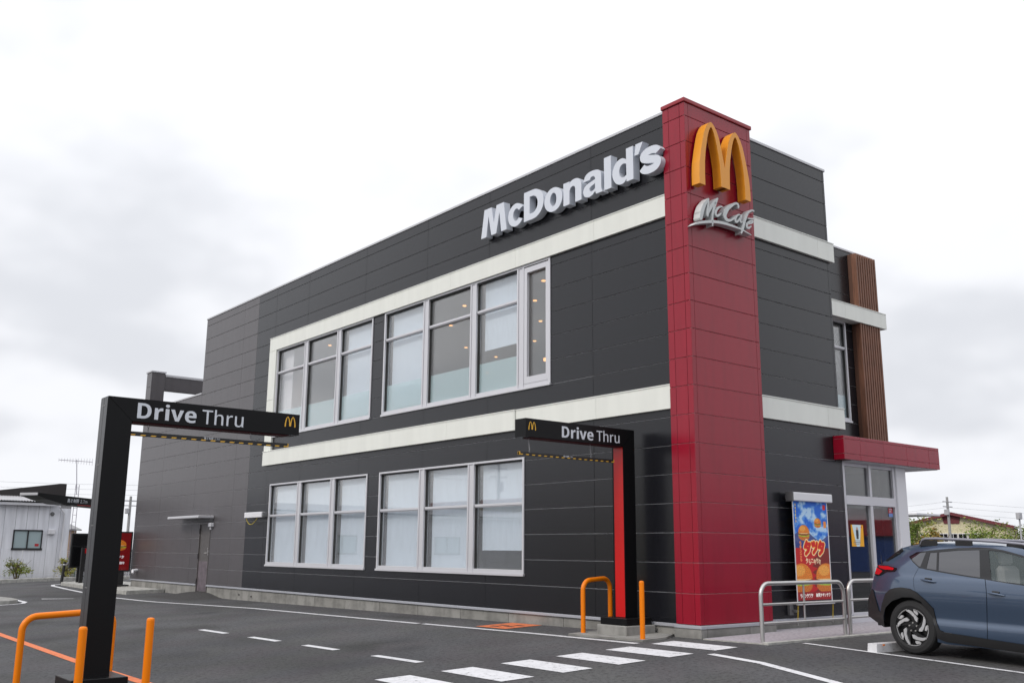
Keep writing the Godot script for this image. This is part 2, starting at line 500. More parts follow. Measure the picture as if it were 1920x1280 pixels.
func window(parent: Node3D, F: Transform3D, u0: float, u1: float, v0: float, v1: float, mull: Array, trans: float, blinds: Array, film: float, sash := false):
	# aluminium window: frame, composite mullions, transoms, panes; blinds = per bay the height of the lower edge, or -1
	var fr := MB.new(); fr.t = F
	bar(fr, u0, u0 + 0.05, v0, v1, -0.12, 0.022)
	bar(fr, u1 - 0.05, u1, v0, v1, -0.12, 0.022)
	bar(fr, u0 + 0.05, u1 - 0.05, v1 - 0.04, v1, -0.12, 0.022)
	bar(fr, u0 + 0.05, u1 - 0.05, v0 + 0.035, v0 + 0.10, -0.12, 0.010)
	var win := part("window", fr, M.alu, parent)
	var si := MB.new(); si.t = F
	bar(si, u0 - 0.01, u1 + 0.01, v0 - 0.012, v0 + 0.034, -0.10, 0.045)
	part("sill", si, M.alu, win)
	var edges := [u0 + 0.05]
	for c in mull:
		var mu := MB.new(); mu.t = F
		bar(mu, c - 0.062, c + 0.062, v0 + 0.036, v1 - 0.041, -0.11, 0.008)
		bar(mu, c - 0.105, c - 0.064, v0 + 0.036, v1 - 0.041, -0.11, 0.024)
		bar(mu, c + 0.064, c + 0.105, v0 + 0.036, v1 - 0.041, -0.11, 0.024)
		part("mullion", mu, M.alu, win)
		edges.append(c - 0.105); edges.append(c + 0.105)
	edges.append(u1 - 0.05)
	for b in range(0, edges.size(), 2):
		var a: float = edges[b]; var z: float = edges[b + 1]
		var lo := v0 + 0.10; var hi := v1 - 0.04
		var gk := MB.new(); gk.t = F
		bar(gk, a, a + 0.014, lo, hi, -0.085, -0.02)
		bar(gk, z - 0.014, z, lo, hi, -0.085, -0.02)
		bar(gk, a + 0.014, z - 0.014, hi - 0.03, hi, -0.085, -0.01)
		part("gasket", gk, M.gasket, win)
		a += 0.014; z -= 0.014
		if sash and b == edges.size() - 2:
			var sf := MB.new(); sf.t = F
			bar(sf, a - 0.01, a + 0.075, lo, hi - 0.02, -0.05, 0.016)
			bar(sf, z - 0.07, z + 0.01, lo, hi - 0.02, -0.05, 0.016)
			bar(sf, a + 0.075, z - 0.07, hi - 0.13, hi - 0.02, -0.05, 0.016)
			bar(sf, a + 0.075, z - 0.07, lo, lo + 0.13, -0.05, 0.016)
			part("opening_sash", sf, M.alu, win)
			pane(win, F, a + 0.07, z - 0.065, lo + 0.12, hi - 0.12)
		else:
			var tr := MB.new(); tr.t = F
			bar(tr, a, z, trans - 0.022, trans + 0.026, -0.085, 0.004)
			bar(tr, a, z, trans - 0.040, trans - 0.023, -0.085, -0.012)
			part("transom", tr, M.alu, win)
			pane(win, F, a, z, lo, trans - 0.04)
			pane(win, F, a, z, trans + 0.026, hi - 0.03)
		if film > 0.0 and not (sash and b == edges.size() - 2):
			var fl := MB.new(); fl.t = F
			fl.quad(Vector3(a, lo, -0.077), Vector3(z, lo, -0.077), Vector3(z, film, -0.077), Vector3(a, film, -0.077))
			part("frosted_film", fl, M.film, win)
		var bl: float = blinds[b / 2]
		if bl >= 0.0:
			var q := MB.new(); q.t = F
			q.box(Vector3(a + 0.05, bl, -0.172), Vector3(z - 0.006, v1 + 0.02, -0.17))
			bar(q, a + 0.05, z - 0.006, bl - 0.02, bl, -0.18, -0.162)
			part("roller_blind", q, M.blind, win)

func pane(parent: Node3D, F: Transform3D, a: float, b: float, c: float, d: float, m: Material = null):
	var g := MB.new(); g.t = F
	for w in [[-0.052, -0.057], [-0.069, -0.074]]:
		g.quad(Vector3(a, c, w[0]), Vector3(b, c, w[0]), Vector3(b, d, w[0]), Vector3(a, d, w[0]))
		g.quad(Vector3(b, c, w[1]), Vector3(a, c, w[1]), Vector3(a, d, w[1]), Vector3(b, d, w[1]))
	part("pane", g, m if m else M.glass, parent)

func band(parent: Node3D, F: Transform3D, u0: float, u1: float, v0: float, v1: float, w: float, joints: Array, end0 := true, end1 := true):
	# white fascia band of panels with a thin cap strip
	var bk := MB.new(); bk.t = F
	bk.box(Vector3(u0 + 0.004, v0 + 0.006, 0.002), Vector3(u1 - 0.004, v1 - 0.004, w - 0.009))
	var b := part("white_band", bk, M.joint_band, parent)
	var e := [u0]
	for j in joints:
		if j > u0 + 0.02 and j < u1 - 0.02: e.append(j)
	e.append(u1)
	for i in e.size() - 1:
		var p := MB.new(); p.t = F
		var r := span(e[i], e[i + 1], v0, v1 - 0.022).grow_individual(-0.002, 0, -0.002, 0)
		p.plate(r, 0.0025, w, 0.004)
		part("band_panel", p, M.band, b)
	var c := MB.new(); c.t = F
	bar(c, u0 - 0.004, u1 + 0.004, v1 - 0.02, v1, 0.0025, w + 0.008)
	part("band_cap", c, M.band, b)

func make_building():
	var B := thing("restaurant_building", "two-storey dark grey restaurant with a tall red corner pillar and white bands", "building")
	var FL := Transform3D(Basis(Vector3(0, 0, 1), Vector3(0, 1, 0), Vector3(-1, 0, 0)), Vector3(WX, 0, 0))
	var FF := Transform3D(Basis.IDENTITY, Vector3(0, 0, FZ))
	var FS := Transform3D(Basis.IDENTITY, Vector3(0, 0, SZ))
	var FR := Transform3D(Basis(Vector3(0, 0, -1), Vector3(0, 1, 0), Vector3(1, 0, 0)), Vector3(4.43, 0, 0))
	var FE := Transform3D(Basis(Vector3(0, 0, -1), Vector3(0, 1, 0), Vector3(1, 0, 0)), Vector3(10.5, 0, 0))
	var FB := Transform3D(Basis(Vector3(-1, 0, 0), Vector3(0, 1, 0), Vector3(0, 0, -1)), Vector3(0, 0, -26.05))
	var FU := Transform3D(Basis(Vector3(-1, 0, 0), Vector3(0, 1, 0), Vector3(0, 0, -1)), Vector3(0, 0, -20.57))
	# --- long wall, dark part
	var wl := [span(-15.09, -9.91, 0.62, 2.795), span(-9.385, -4.2, 0.62, 2.795), span(-15.10, -9.91, 4.085, 6.55), span(-9.385, -3.45, 4.085, 6.55)]
	var dk := backing("dark_cladding", FL, span(-16.56, -0.47, 0.0, TOP), wl, M.joint, B)
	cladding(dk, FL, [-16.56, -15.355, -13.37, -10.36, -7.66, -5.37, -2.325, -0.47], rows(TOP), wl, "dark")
	# --- long wall, grey part with the service door
	var dh := [span(-19.90, -19.06, -0.235, 1.81)]
	var gk := backing("grey_cladding", FL, span(-20.57, -16.56, 0.0, TOP), [span(-19.90, -19.06, 0.0, 1.81)], M.joint, B)
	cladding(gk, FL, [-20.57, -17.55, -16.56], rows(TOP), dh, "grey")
	var gw := backing("grey_wing_cladding", FL, span(-26.05, -20.57, 0.0, 5.94), [], M.joint, B)
	cladding(gw, FL, [-26.05, -23.6, -20.57], rows(5.94), [], "grey")
	# --- other walls of the shell
	var fw := backing("front_cladding", FF, span(1.70, 4.43, 0.0, TOP), [], M.joint, B)
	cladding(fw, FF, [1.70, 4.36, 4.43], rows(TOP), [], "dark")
	var wn := [span(8.42, 9.09, 4.10, 6.55)]
	var sw := backing("setback_cladding", FS, span(4.43, 10.5, 0.0, TOP), wn, M.joint, B)
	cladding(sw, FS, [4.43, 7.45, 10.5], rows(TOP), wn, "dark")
	var rw := backing("return_cladding", FR, span(0.245, 2.85, 0.0, TOP), [], M.joint, B)
	cladding(rw, FR, [0.25, 2.85], rows(TOP), [], "dark")
	var ew := backing("end_cladding", FE, span(2.85, 26.05, 0.0, TOP), [], M.joint, B)
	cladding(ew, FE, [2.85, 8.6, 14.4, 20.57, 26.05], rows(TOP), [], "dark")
	var bw := backing("rear_cladding", FB, span(-10.5, -0.077, 0.0, 5.94), [], M.joint, B)
	cladding(bw, FB, [-10.5, -7.2, -3.6, -0.077], rows(5.94), [], "grey")
	var uw := backing("upper_rear_cladding", FU, span(-10.5, -0.077, 5.6, TOP), [], M.joint, B)
	cladding(uw, FU, [-10.5, -7.2, -3.6, -0.077], [5.6, 6.37, 7.28, TOP], [], "grey")
	# --- red corner pillar
	var CL := Transform3D(FL.basis, Vector3.ZERO)
	var CF := Transform3D.IDENTITY
	var rc := MB.new()
	rc.box(Vector3(0.021, 0, -0.462), Vector3(1.749, 8.43, -0.021))
	var red := part("red_pillar", rc, M.joint_red, B)
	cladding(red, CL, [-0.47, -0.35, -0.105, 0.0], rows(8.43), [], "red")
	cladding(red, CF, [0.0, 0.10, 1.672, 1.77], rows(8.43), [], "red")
	cladding(red, Transform3D(FR.basis, Vector3(1.77, 0, 0)), [0.0, 0.245], rows(8.43), [], "red")
	cladding(red, Transform3D(FB.basis, Vector3(0, 0, -0.484)), [-0.077, 0.0], rows(8.43), [], "red")
	var cp := MB.new()
	cp.bev(Vector3(-0.025, 8.432, -0.50), Vector3(1.795, 8.505, 0.025), 0.008)
	part("pillar_cap", cp, M.coping_red, red)
	# --- copings
	var co := MB.new()
	co.bev(Vector3(WX - 0.02, TOP + 0.002, -20.59), Vector3(WX + 0.24, TOP + 0.055, -0.5), 0.006)
	co.bev(Vector3(1.78, TOP + 0.002, FZ - 0.24), Vector3(4.45, TOP + 0.055, FZ + 0.02), 0.006)
	co.bev(Vector3(4.21, TOP + 0.002, SZ - 0.24), Vector3(4.45, TOP + 0.055, FZ - 0.242), 0.006)
	co.bev(Vector3(4.452, TOP + 0.002, SZ - 0.24), Vector3(10.52, TOP + 0.055, SZ + 0.02), 0.006)
	co.bev(Vector3(10.26, TOP + 0.002, -26.05), Vector3(10.52, TOP + 0.055, SZ - 0.242), 0.006)
	co.bev(Vector3(WX + 0.242, TOP + 0.002, -20.59), Vector3(10.25, TOP + 0.055, -20.34), 0.006)
	part("parapet_coping", co, M.coping, B)
	var cw := MB.new()
	cw.bev(Vector3(WX - 0.02, 5.942, -25.5), Vector3(WX + 0.24, 5.995, -20.592), 0.006)
	part("wing_coping", cw, M.coping, B)
	# --- roofs
	var rf := MB.new()
	rf.box(Vector3(WX + 0.2, 7.9, -20.4), Vector3(4.3, 8.0, FZ - 0.2))
	rf.box(Vector3(4.3, 7.9, -20.4), Vector3(10.3, 8.0, SZ - 0.2))
	rf.box(Vector3(WX + 0.2, 5.4, -25.9), Vector3(10.3, 5.5, -20.4))
	part("roof", rf, M.zinc, B)
	# --- portal frame at the rear end of the wing
	var po := MB.new()
	po.box(Vector3(WX + 0.021, 5.5, -26.10), Vector3(0.565, 7.37, -25.61))
	var pf := part("roof_portal", po, M.joint, B)
	cladding(pf, Transform3D(FL.basis, Vector3(WX, 0, 0)), [-26.10, -25.58], [5.95, 6.83, 7.37], [], "grey")
	cladding(pf, Transform3D(Basis.IDENTITY, Vector3(0, 0, -25.588)), [WX, 0.575], [5.5, 7.37], [], "grey")
	var pb := MB.new()
	pb.bev(Vector3(0.58, 6.77, -26.02), Vector3(10.3, 7.26, -25.66), 0.004)
	part("portal_beam", pb, M.grey0, pf)
	var pc := MB.new()
	pc.bev(Vector3(WX - 0.03, 7.372, -26.14), Vector3(0.60, 7.43, -25.55), 0.006)
	pc.bev(Vector3(0.602, 7.262, -26.05), Vector3(10.3, 7.35, -25.63), 0.006)
	part("portal_coping", pc, M.coping, pf)
	# --- concrete base with flashing
	var ba := MB.new()
	ba.box(Vector3(WX + 0.03, -0.9, -26.0), Vector3(WX + 0.3, -0.052, -0.3))
	ba.box(Vector3(WX + 0.3, -0.9, -0.4), Vector3(4.3, -0.052, FZ - 0.02))
	ba.box(Vector3(WX + 0.3, -0.9, -26.0), Vector3(10.4, -0.06, -25.6))
	ba.box(Vector3(10.1, -0.9, -25.6), Vector3(10.4, -0.06, SZ - 0.1))
	ba.box(Vector3(4.3, -0.9, SZ - 0.3), Vector3(10.1, -0.06, SZ - 0.01))
	var base := part("concrete_base", ba, M.concrete_seam, B)
	var zz := -25.95
	var kk := 0
	while zz < -0.55:
		var z2 := minf(zz + 1.52, -0.49)
		if not (zz < -19.06 and z2 > -19.90):
			var bb := MB.new()
			bb.bev(Vector3(WX + 0.012, -0.9, zz + 0.004), Vector3(WX + 0.06, -0.053, z2 - 0.004), 0.004)
			part("base_block", bb, M.concrete if kk % 2 else M.concrete2, base)
		else:
			for q in [[zz + 0.004, -19.905], [-19.055, z2 - 0.004]]:
				if q[1] - q[0] > 0.05:
					var bb := MB.new()
					bb.bev(Vector3(WX + 0.012, -0.9, q[0]), Vector3(WX + 0.06, -0.053, q[1]), 0.004)
					part("base_block", bb, M.concrete2, base)
		zz += 1.52
		kk += 1
	var b2 := MB.new()
	b2.bev(Vector3(-0.035, -0.9, -0.488), Vector3(0.10, -0.053, 0.035), 0.004)
	part("base_block", b2, M.concrete2, base)
	var b3 := MB.new()
	b3.bev(Vector3(0.106, -0.9, -0.2), Vector3(1.12, -0.053, 0.034), 0.004)
	part("base_block", b3, M.concrete, base)
	var b4 := MB.new()
	b4.bev(Vector3(1.126, -0.9, -0.2), Vector3(1.80, -0.053, 0.035), 0.004)
	part("base_block", b4, M.concrete2, base)
	for q in [[1.806, 3.10], [3.106, 4.40]]:
		var b5 := MB.new()
		b5.bev(Vector3(q[0], -0.9, FZ - 0.06), Vector3(q[1], -0.053, FZ - 0.012), 0.004)
		part("base_block", b5, M.concrete, base)
	var fl := MB.new()
	fl.bev(Vector3(WX - 0.028, -0.05, -26.05), Vector3(WX + 0.1, -0.002, -19.906), 0.004)
	fl.bev(Vector3(WX - 0.028, -0.05, -19.054), Vector3(WX + 0.1, -0.002, -0.492), 0.004)
	fl.bev(Vector3(-0.05, -0.05, -0.49), Vector3(0.1, -0.002, 0.05), 0.004)
	fl.bev(Vector3(0.102, -0.05, -0.2), Vector3(1.82, -0.002, 0.05), 0.004)
	fl.bev(Vector3(1.822, -0.05, FZ - 0.1), Vector3(4.44, -0.002, FZ + 0.028), 0.004)
	part("base_flashing", fl, M.flash, B)
	# --- white bands
	var jo := [-13.34, -11.115, -8.89, -6.67, -4.45, -2.21]
	band(B, FL, -15.53, -0.472, 6.55, 6.94, 0.06, jo)
	band(B, FL, -15.53, -4.41, 3.312, 3.712, 0.085, jo)
	band(B, FL, -4.408, -0.472, 3.312, 3.712, 0.055, [-2.21])
	band(B, FF, 1.772, 4.52, 6.55, 6.94, 0.06, [3.98])
	band(B, FF, 1.772, 4.52, 3.315, 3.712, 0.06, [3.98])
	band(B, Transform3D(FR.basis, Vector3(4.43, 0, 0)), 0.247, 2.848, 6.55, 6.94, 0.088, [1.5])
	band(B, Transform3D(FR.basis, Vector3(4.43, 0, 0)), 0.247, 2.848, 3.315, 3.712, 0.088, [1.5])
	band(B, FS, 4.52, 10.56, 6.55, 6.945, 0.27, [6.6, 8.72])
	var lg := MB.new(); lg.t = FL
	for q in [[3.714, 5.14], [5.145, 6.547]]:
		lg.plate(span(-15.53, -15.105, q[0], q[1]), 0.0025, 0.06, 0.004)
	part("band_upright", lg, M.band, B)
	# --- windows
	window(B, FL, -15.09, -9.91, 0.62, 2.795, [-13.345, -11.565], 1.945, [0.70, 0.70, 0.70], -1.0)
	window(B, FL, -9.385, -4.2, 0.62, 2.795, [-7.635, -5.87], 1.935, [0.70, 0.70, 1.09], -1.0)
	window(B, FL, -15.10, -9.91, 4.085, 6.55, [-13.345, -11.565], 5.885, [-1.0, -1.0, 4.30], 4.80)
	window(B, FL, -9.385, -3.45, 4.085, 6.55, [-7.635, -5.87, -4.33], 5.885, [4.30, -1.0, 5.10, -1.0], 4.80, true)
	window(B, FS, 8.42, 9.09, 4.10, 6.55, [], 5.90, [-1.0], 4.75)
	# --- rooms behind the windows
	var r1 := MB.new()
	r1.box(Vector3(WX + 0.21, -0.3, -16.5), Vector3(10.2, 0.0, FZ - 0.21))
	part("ground_floor_slab", r1, M.wood_floor, B)
	var r2 := MB.new()
	r2.box(Vector3(WX + 0.21, 2.95, -16.5), Vector3(4.2, 3.75, -0.55))
	r2.box(Vector3(4.2, 2.95, -16.5), Vector3(10.2, 3.75, -3.1))
	part("upper_floor_slab", r2, M.room, B)
	var r3 := MB.new()
	r3.box(Vector3(WX + 0.21, 6.66, -16.5), Vector3(4.2, 6.8, -0.55))
	r3.box(Vector3(4.2, 6.66, -16.5), Vector3(10.2, 6.8, -3.1))
	var cei := part("ceiling", r3, M.ceiling, B)
	var r4 := MB.new()
	r4.box(Vector3(9.0, 0.0, -16.5), Vector3(9.1, 6.66, -9.0))
	r4.box(Vector3(WX + 0.21, 0.0, -16.55), Vector3(9.1, 6.66, -16.45))
	part("interior_wall", r4, M.room, B)
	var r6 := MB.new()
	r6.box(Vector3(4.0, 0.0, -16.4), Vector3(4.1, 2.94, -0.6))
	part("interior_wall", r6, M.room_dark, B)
	var r5 := MB.new()
	r5.box(Vector3(0.30, 3.75, -15.3), Vector3(0.75, 6.66, -14.55))
	part("interior_column", r5, M.white_plastic, B)
	for p in [[1.3, -5.07], [2.24, -6.45], [3.65, -7.89], [5.05, -9.76], [1.3, -7.89], [2.24, -9.75], [4.16, -11.7], [5.63, -12.2], [1.09, -13.97], [3.4, -13.4], [7.0, -14.4]]:
		var d := MB.new()
		d.t = Transform3D(Basis.IDENTITY, Vector3(p[0], 6.64, p[1]))
		d.lathe([Vector2(0, 0), Vector2(0.042, 0), Vector2(0.047, 0.018)], 16)
		part("downlight", d, M.lamp, cei)
		var l := SpotLight3D.new()
		l.name = "downlight_glow"
		l.position = Vector3(p[0], 6.62, p[1]); l.rotation_degrees = Vector3(-90, 0, 0)
		l.spot_angle = 55; l.spot_range = 6; l.light_energy = 0.5; l.light_color = Color(1, 0.78, 0.52); l.light_size = 0.05
		l.shadow_enabled = true
		cei.add_child(l, true)
	# bench lamp strip near the sash window
	var bs := MB.new()
	bs.bev(Vector3(1.4, 4.95, -5.2), Vector3(1.46, 5.02, -4.0), 0.01)
	part("strip_lamp", bs, M.lamp, cei)
	# tables and seats upstairs, seen as silhouettes
	for q in [[1.0, -6.6], [1.0, -12.6], [1.0, -8.6]]:
		var tb := MB.new()
		tb.bev(Vector3(q[0] - 0.3, 4.44, q[1] - 0.35), Vector3(q[0] + 0.3, 4.47, q[1] + 0.35), 0.006)
		tb.box(Vector3(q[0] - 0.03, 3.75, q[1] - 0.03), Vector3(q[0] + 0.03, 4.44, q[1] + 0.03))
		part("table", tb, M.wood, B)
	# --- service door, awning, fittings
	var dr := MB.new(); dr.t = FL
	dr.bev(Vector3(-19.86, -0.225, -0.06), Vector3(-19.10, 1.775, -0.018), 0.004)
	var door := part("service_door", dr, M.door, B)
	var df := MB.new(); df.t = FL
	bar(df, -19.90, -19.862, -0.235, 1.81, -0.10, 0.012)
	bar(df, -19.098, -19.06, -0.235, 1.81, -0.10, 0.012)
	bar(df, -19.862, -19.098, 1.777, 1.81, -0.10, 0.012)
	part("door_frame", df, M.door, door)
	var dk2 := MB.new(); dk2.t = FL
	dk2.bev(Vector3(-19.84, -0.20, -0.017), Vector3(-19.14, 0.68, -0.014), 0.001)
	part("kick_plate", dk2, M.kick, door)
	var dh2 := MB.new(); dh2.t = FL
	dh2.bev(Vector3(-19.19, 0.86, -0.017), Vector3(-19.14, 1.02, -0.006), 0.002)
	dh2.tube([Vector3(-19.165, 0.93, -0.006), Vector3(-19.165, 0.93, 0.045), Vector3(-19.30, 0.925, 0.05)], 0.011, 8)
	dh2.tube([Vector3(-19.165, 1.06, -0.017), Vector3(-19.165, 1.06, 0.01)], 0.025, 10)
	part("handle", dh2, M.steel, door)
	var hg := MB.new(); hg.t = FL
	for y in [0.0, 0.75, 1.5]:
		hg.tube([Vector3(-19.87, y, 0.016), Vector3(-19.87, y + 0.16, 0.016)], 0.011, 8)
	part("hinge", hg, M.black, door)
	var aw := MB.new(); aw.t = FL
	aw.bev(Vector3(-21.4, 1.955, 0.002), Vector3(-18.85, 2.03, 0.50), 0.012)
	part("door_awning", aw, M.alu, B)
	var aw2 := MB.new(); aw2.t = FL
	aw2.bev(Vector3(-20.2, 1.86, 0.002), Vector3(-18.87, 1.953, 0.10), 0.008)
	part("awning_bracket", aw2, M.alu_dark, B)
	var lb := MB.new(); lb.t = FL
	lb.bev(Vector3(-19.0, 1.70, 0.002), Vector3(-18.82, 1.815, 0.12), 0.012)
	lb.tube([Vector3(-18.93, 1.70, 0.05), Vector3(-18.93, 1.62, 0.05)], 0.03, 10)
	part("door_lamp", lb, M.white_plastic, B)
	var db := MB.new(); db.t = FL
	db.bev(Vector3(-16.28, 1.90, 0.06), Vector3(-15.17, 2.052, 0.18), 0.012)
	var sb := part("sign_light_box", db, M.white_plastic, B)
	var dc := MB.new(); dc.t = FL
	dc.bev(Vector3(-15.169, 1.91, 0.002), Vector3(-15.12, 2.045, 0.16), 0.008)
	dc.box(Vector3(-16.1, 1.94, 0.002), Vector3(-15.3, 2.0, 0.06))
	part("bracket", dc, M.alu_dark, sb)
	var cb := MB.new(); cb.t = FL
	var cpts := []
	for i in 13:
		var f := i / 12.0
		cpts.append(Vector3(-16.26 + 0.78 * f, 1.91 - 0.19 * sin(PI * pow(f, 0.85)), 0.13))
	cb.tube(cpts, 0.008, 6)
	part("cable", cb, M.cable, sb)
	# small wall fittings: spotlight low on the wing, electrical box high up, pipe holes
	var wf := MB.new(); wf.t = FL
	wf.tube([Vector3(-25.35, 0.30, 0.0), Vector3(-25.3, 0.28, 0.16), Vector3(-25.25, 0.20, 0.18)], [0.05, 0.06, 0.04], 10)
	part("spotlight", wf, M.white_plastic, B)
	var eb := MB.new()
	eb.bev(Vector3(0.6, 6.9, -20.86), Vector3(0.95, 7.45, -20.60), 0.01)
	part("meter_box", eb, M.zinc, B)
	var ph := MB.new(); ph.t = FL
	for q in [[-16.7, -0.20], [-15.9, -0.215], [-1.0, -0.15]]:
		ph.tube([Vector3(q[0], q[1], -0.014), Vector3(q[0], q[1], 0.008)], 0.022, 8)
	part("weep_pipe", ph, M.black, B)
	make_entrance(B, FS)

func make_entrance(B: Node3D, FS: Transform3D):
	# brown fins
	var k := 0
	for i in 9:
		var x := 9.40 + i * 0.103
		for q in [[3.18, 6.545], [6.95, 8.33]]:
			var f := MB.new()
			f.bev(Vector3(x, q[0], SZ + 0.10), Vector3(x + 0.062, q[1], SZ + 0.24), 0.004)
			part("fin", f, M.wood, B)
	var fb := MB.new()
	fb.bev(Vector3(9.40, 3.18, SZ + 0.004), Vector3(10.285, 6.545, SZ + 0.099), 0.003)
	fb.bev(Vector3(9.40, 6.95, SZ + 0.004), Vector3(10.285, 8.33, SZ + 0.099), 0.003)
	part("fin_backing", fb, mat(0.10, 0.045, 0.028, 0.7), B)
	# red canopy of panels
	var cn := MB.new()
	cn.box(Vector3(4.18, 2.745, SZ + 0.0), Vector3(7.592, 3.165, -0.041))
	var can := part("entrance_canopy", cn, M.joint_red, B)
	var CT := Transform3D(Basis.IDENTITY, Vector3(0, 0, -0.02))
	cladding(can, CT, [4.16, 4.70, 5.51, 6.35, 7.20, 7.615], [2.735, 2.845, 3.115, 3.175], [], "red", "canopy_panel")
	cladding(can, Transform3D(Basis(Vector3(0, 0, 1), Vector3(0, 1, 0), Vector3(-1, 0, 0)), Vector3(4.158, 0, 0)), [-0.243, -0.02], [2.735, 2.845, 3.115, 3.175], [], "red", "canopy_panel")
	cladding(can, Transform3D(Basis(Vector3(0, 0, -1), Vector3(0, 1, 0), Vector3(1, 0, 0)), Vector3(7.615, 0, 0)), [0.02, 1.4, 2.85], [2.735, 2.845, 3.115, 3.175], [], "red", "canopy_panel")
	var so := MB.new()
	so.box(Vector3(6.70, 2.728, SZ + 0.02), Vector3(7.58, 2.744, -0.06))
	so.box(Vector3(4.44, 2.728, SZ + 0.02), Vector3(6.70, 2.744, -0.06))
	part("soffit", so, M.white_plastic, can)
	# glass vestibule
	var V := Transform3D(Basis.IDENTITY, Vector3(0, 0, -0.27))
	var vf := MB.new(); vf.t = V
	bar(vf, 4.46, 4.53, -0.16, 2.726, -0.1, 0.0)
	bar(vf, 5.33, 5.42, -0.16, 1.945, -0.1, 0.0)
	bar(vf, 5.35, 5.42, 2.117, 2.726, -0.1, 0.0)
	bar(vf, 6.22, 6.30, -0.16, 2.726, -0.1, -0.01)
	bar(vf, 4.53, 6.22, 1.947, 2.115, -0.1, 0.004)
	bar(vf, 4.53, 5.33, -0.16, 0.02, -0.1, 0.0)
	bar(vf, 5.42, 6.22, -0.16, -0.06, -0.1, 0.0)
	bar(vf, 4.53, 6.22, 2.66, 2.725, -0.1, -0.02)
	var ves := part("entrance_glazing", vf, M.alu, B)
	pane(ves, V, 4.53, 5.33, 0.02, 1.947, M.glass_dark)
	pane(ves, V, 5.42, 6.22, -0.06, 1.947, M.glass_dark)
	pane(ves, V, 4.53, 5.35, 2.115, 2.66, M.glass_dark)
	pane(ves, V, 5.42, 6.22, 2.115, 2.66, M.glass_dark)
	pane(ves, Transform3D(Basis(Vector3(0, 0, -1), Vector3(0, 1, 0), Vector3(1, 0, 0)), Vector3(6.5, 0, 0)), 0.5, 2.85, -0.06, 2.66, M.glass_dark)
	var hd := MB.new(); hd.t = V
	hd.tube([Vector3(5.52, 0.72, -0.04), Vector3(5.52, 0.72, 0.03), Vector3(5.52, 1.12, 0.03), Vector3(5.52, 1.12, -0.04)], 0.014, 8)
	part("door_handle", hd, M.steel, ves)
	var cl := MB.new()
	cl.bev(Vector3(6.302, -0.3, -0.62), Vector3(6.66, 2.727, -0.25), 0.012)
	part("entrance_column", cl, M.white_plastic, B)
	var fl := MB.new()
	fl.box(Vector3(4.3, -0.4, SZ), Vector3(6.5, -0.155, -0.30))
	part("entrance_floor", fl, M.paver, B)
	var cu := MB.new()
	cu.bev(Vector3(4.7, -0.155, -2.6), Vector3(5.6, 0.85, -2.0), 0.01)
	cu.bev(Vector3(5.7, -0.155, -2.7), Vector3(6.1, 1.3, -2.4), 0.01)
	part("entrance_counter", cu, M.room, B)
	# prints on the glass
	var W := MB.new(); W.t = V
	W.quad(Vector3(4.69, 1.19, -0.048), Vector3(5.10, 1.19, -0.048), Vector3(5.10, 1.585, -0.048), Vector3(4.69, 1.585, -0.048))
	var im := Image.create(64, 64, false, Image.FORMAT_RGB8)
	im.fill(Color(0.93, 0.66, 0.05))
	for y in 64:
		for x in 64:
			if x - y * 0.28 > 6 and x + y * 0.18 < 52: im.set_pixel(x, y, Color(0.82, 0.90, 0.93))
			if absf(x - 31) < 7 - absf(y - 24) * 0.12 and y > 13 and y < 42: im.set_pixel(x, y, Color(0.16, 0.17, 0.20))
			if Vector2(x - 31, y - 11).length() < 5: im.set_pixel(x, y, Color(0.75, 0.6, 0.52))
	for q in [[12, 46, 34, 2], [10, 51, 36, 3], [14, 57, 26, 2], [52, 4, 5, 5]]:
		im.fill_rect(Rect2i(q[0], q[1], q[2], q[3]), Color(0.5, 0.5, 0.52) if q[0] < 50 else Color(0.8, 0.1, 0.1))
	var pm := mat(1, 1, 1, 0.5)
	pm.albedo_texture = ImageTexture.create_from_image(im)
	var po := single("window_poster", W, pm, "small yellow and white poster stuck on the entrance glass", "poster")
	var S := MB.new(); S.t = V
	S.quad(Vector3(6.03, 1.83, -0.048), Vector3(6.19, 1.83, -0.048), Vector3(6.19, 1.93, -0.048), Vector3(6.03, 1.93, -0.048))
	var st := single("window_sticker", S, M.red_panel, "red and blue sticker in the upper corner of the entrance door", "sticker")
	var S2 := MB.new(); S2.t = V
	S2.quad(Vector3(6.04, 1.76, -0.048), Vector3(6.19, 1.76, -0.048), Vector3(6.19, 1.829, -0.048), Vector3(6.04, 1.829, -0.048))
	part("lower_print", S2, mat(0.15, 0.25, 0.55, 0.5), st)
	var S3 := MB.new(); S3.t = V
	for q in [[6.055, 1.895, 0.11], [6.055, 1.855, 0.08]]:
		S3.box(Vector3(q[0], q[1], -0.047), Vector3(q[0] + q[2], q[1] + 0.014, -0.046))
	part("print_lines", S3, M.white_text, st)

# ------------------------------------------------------------------ lettering
var fonts := {}
func font(bold: bool, emb := 0.0) -> Font:
	var key := "%s%f" % [bold, emb]
	if not fonts.has(key):
		var f := SystemFont.new()
		f.font_names = PackedStringArray(["Droid Sans"])
		f.font_weight = 700 if bold else 400
		if emb != 0.0:
			var v := FontVariation.new()
			v.base_font = f; v.variation_embolden = emb
			fonts[key] = v
		else: fonts[key] = f
	return fonts[key]

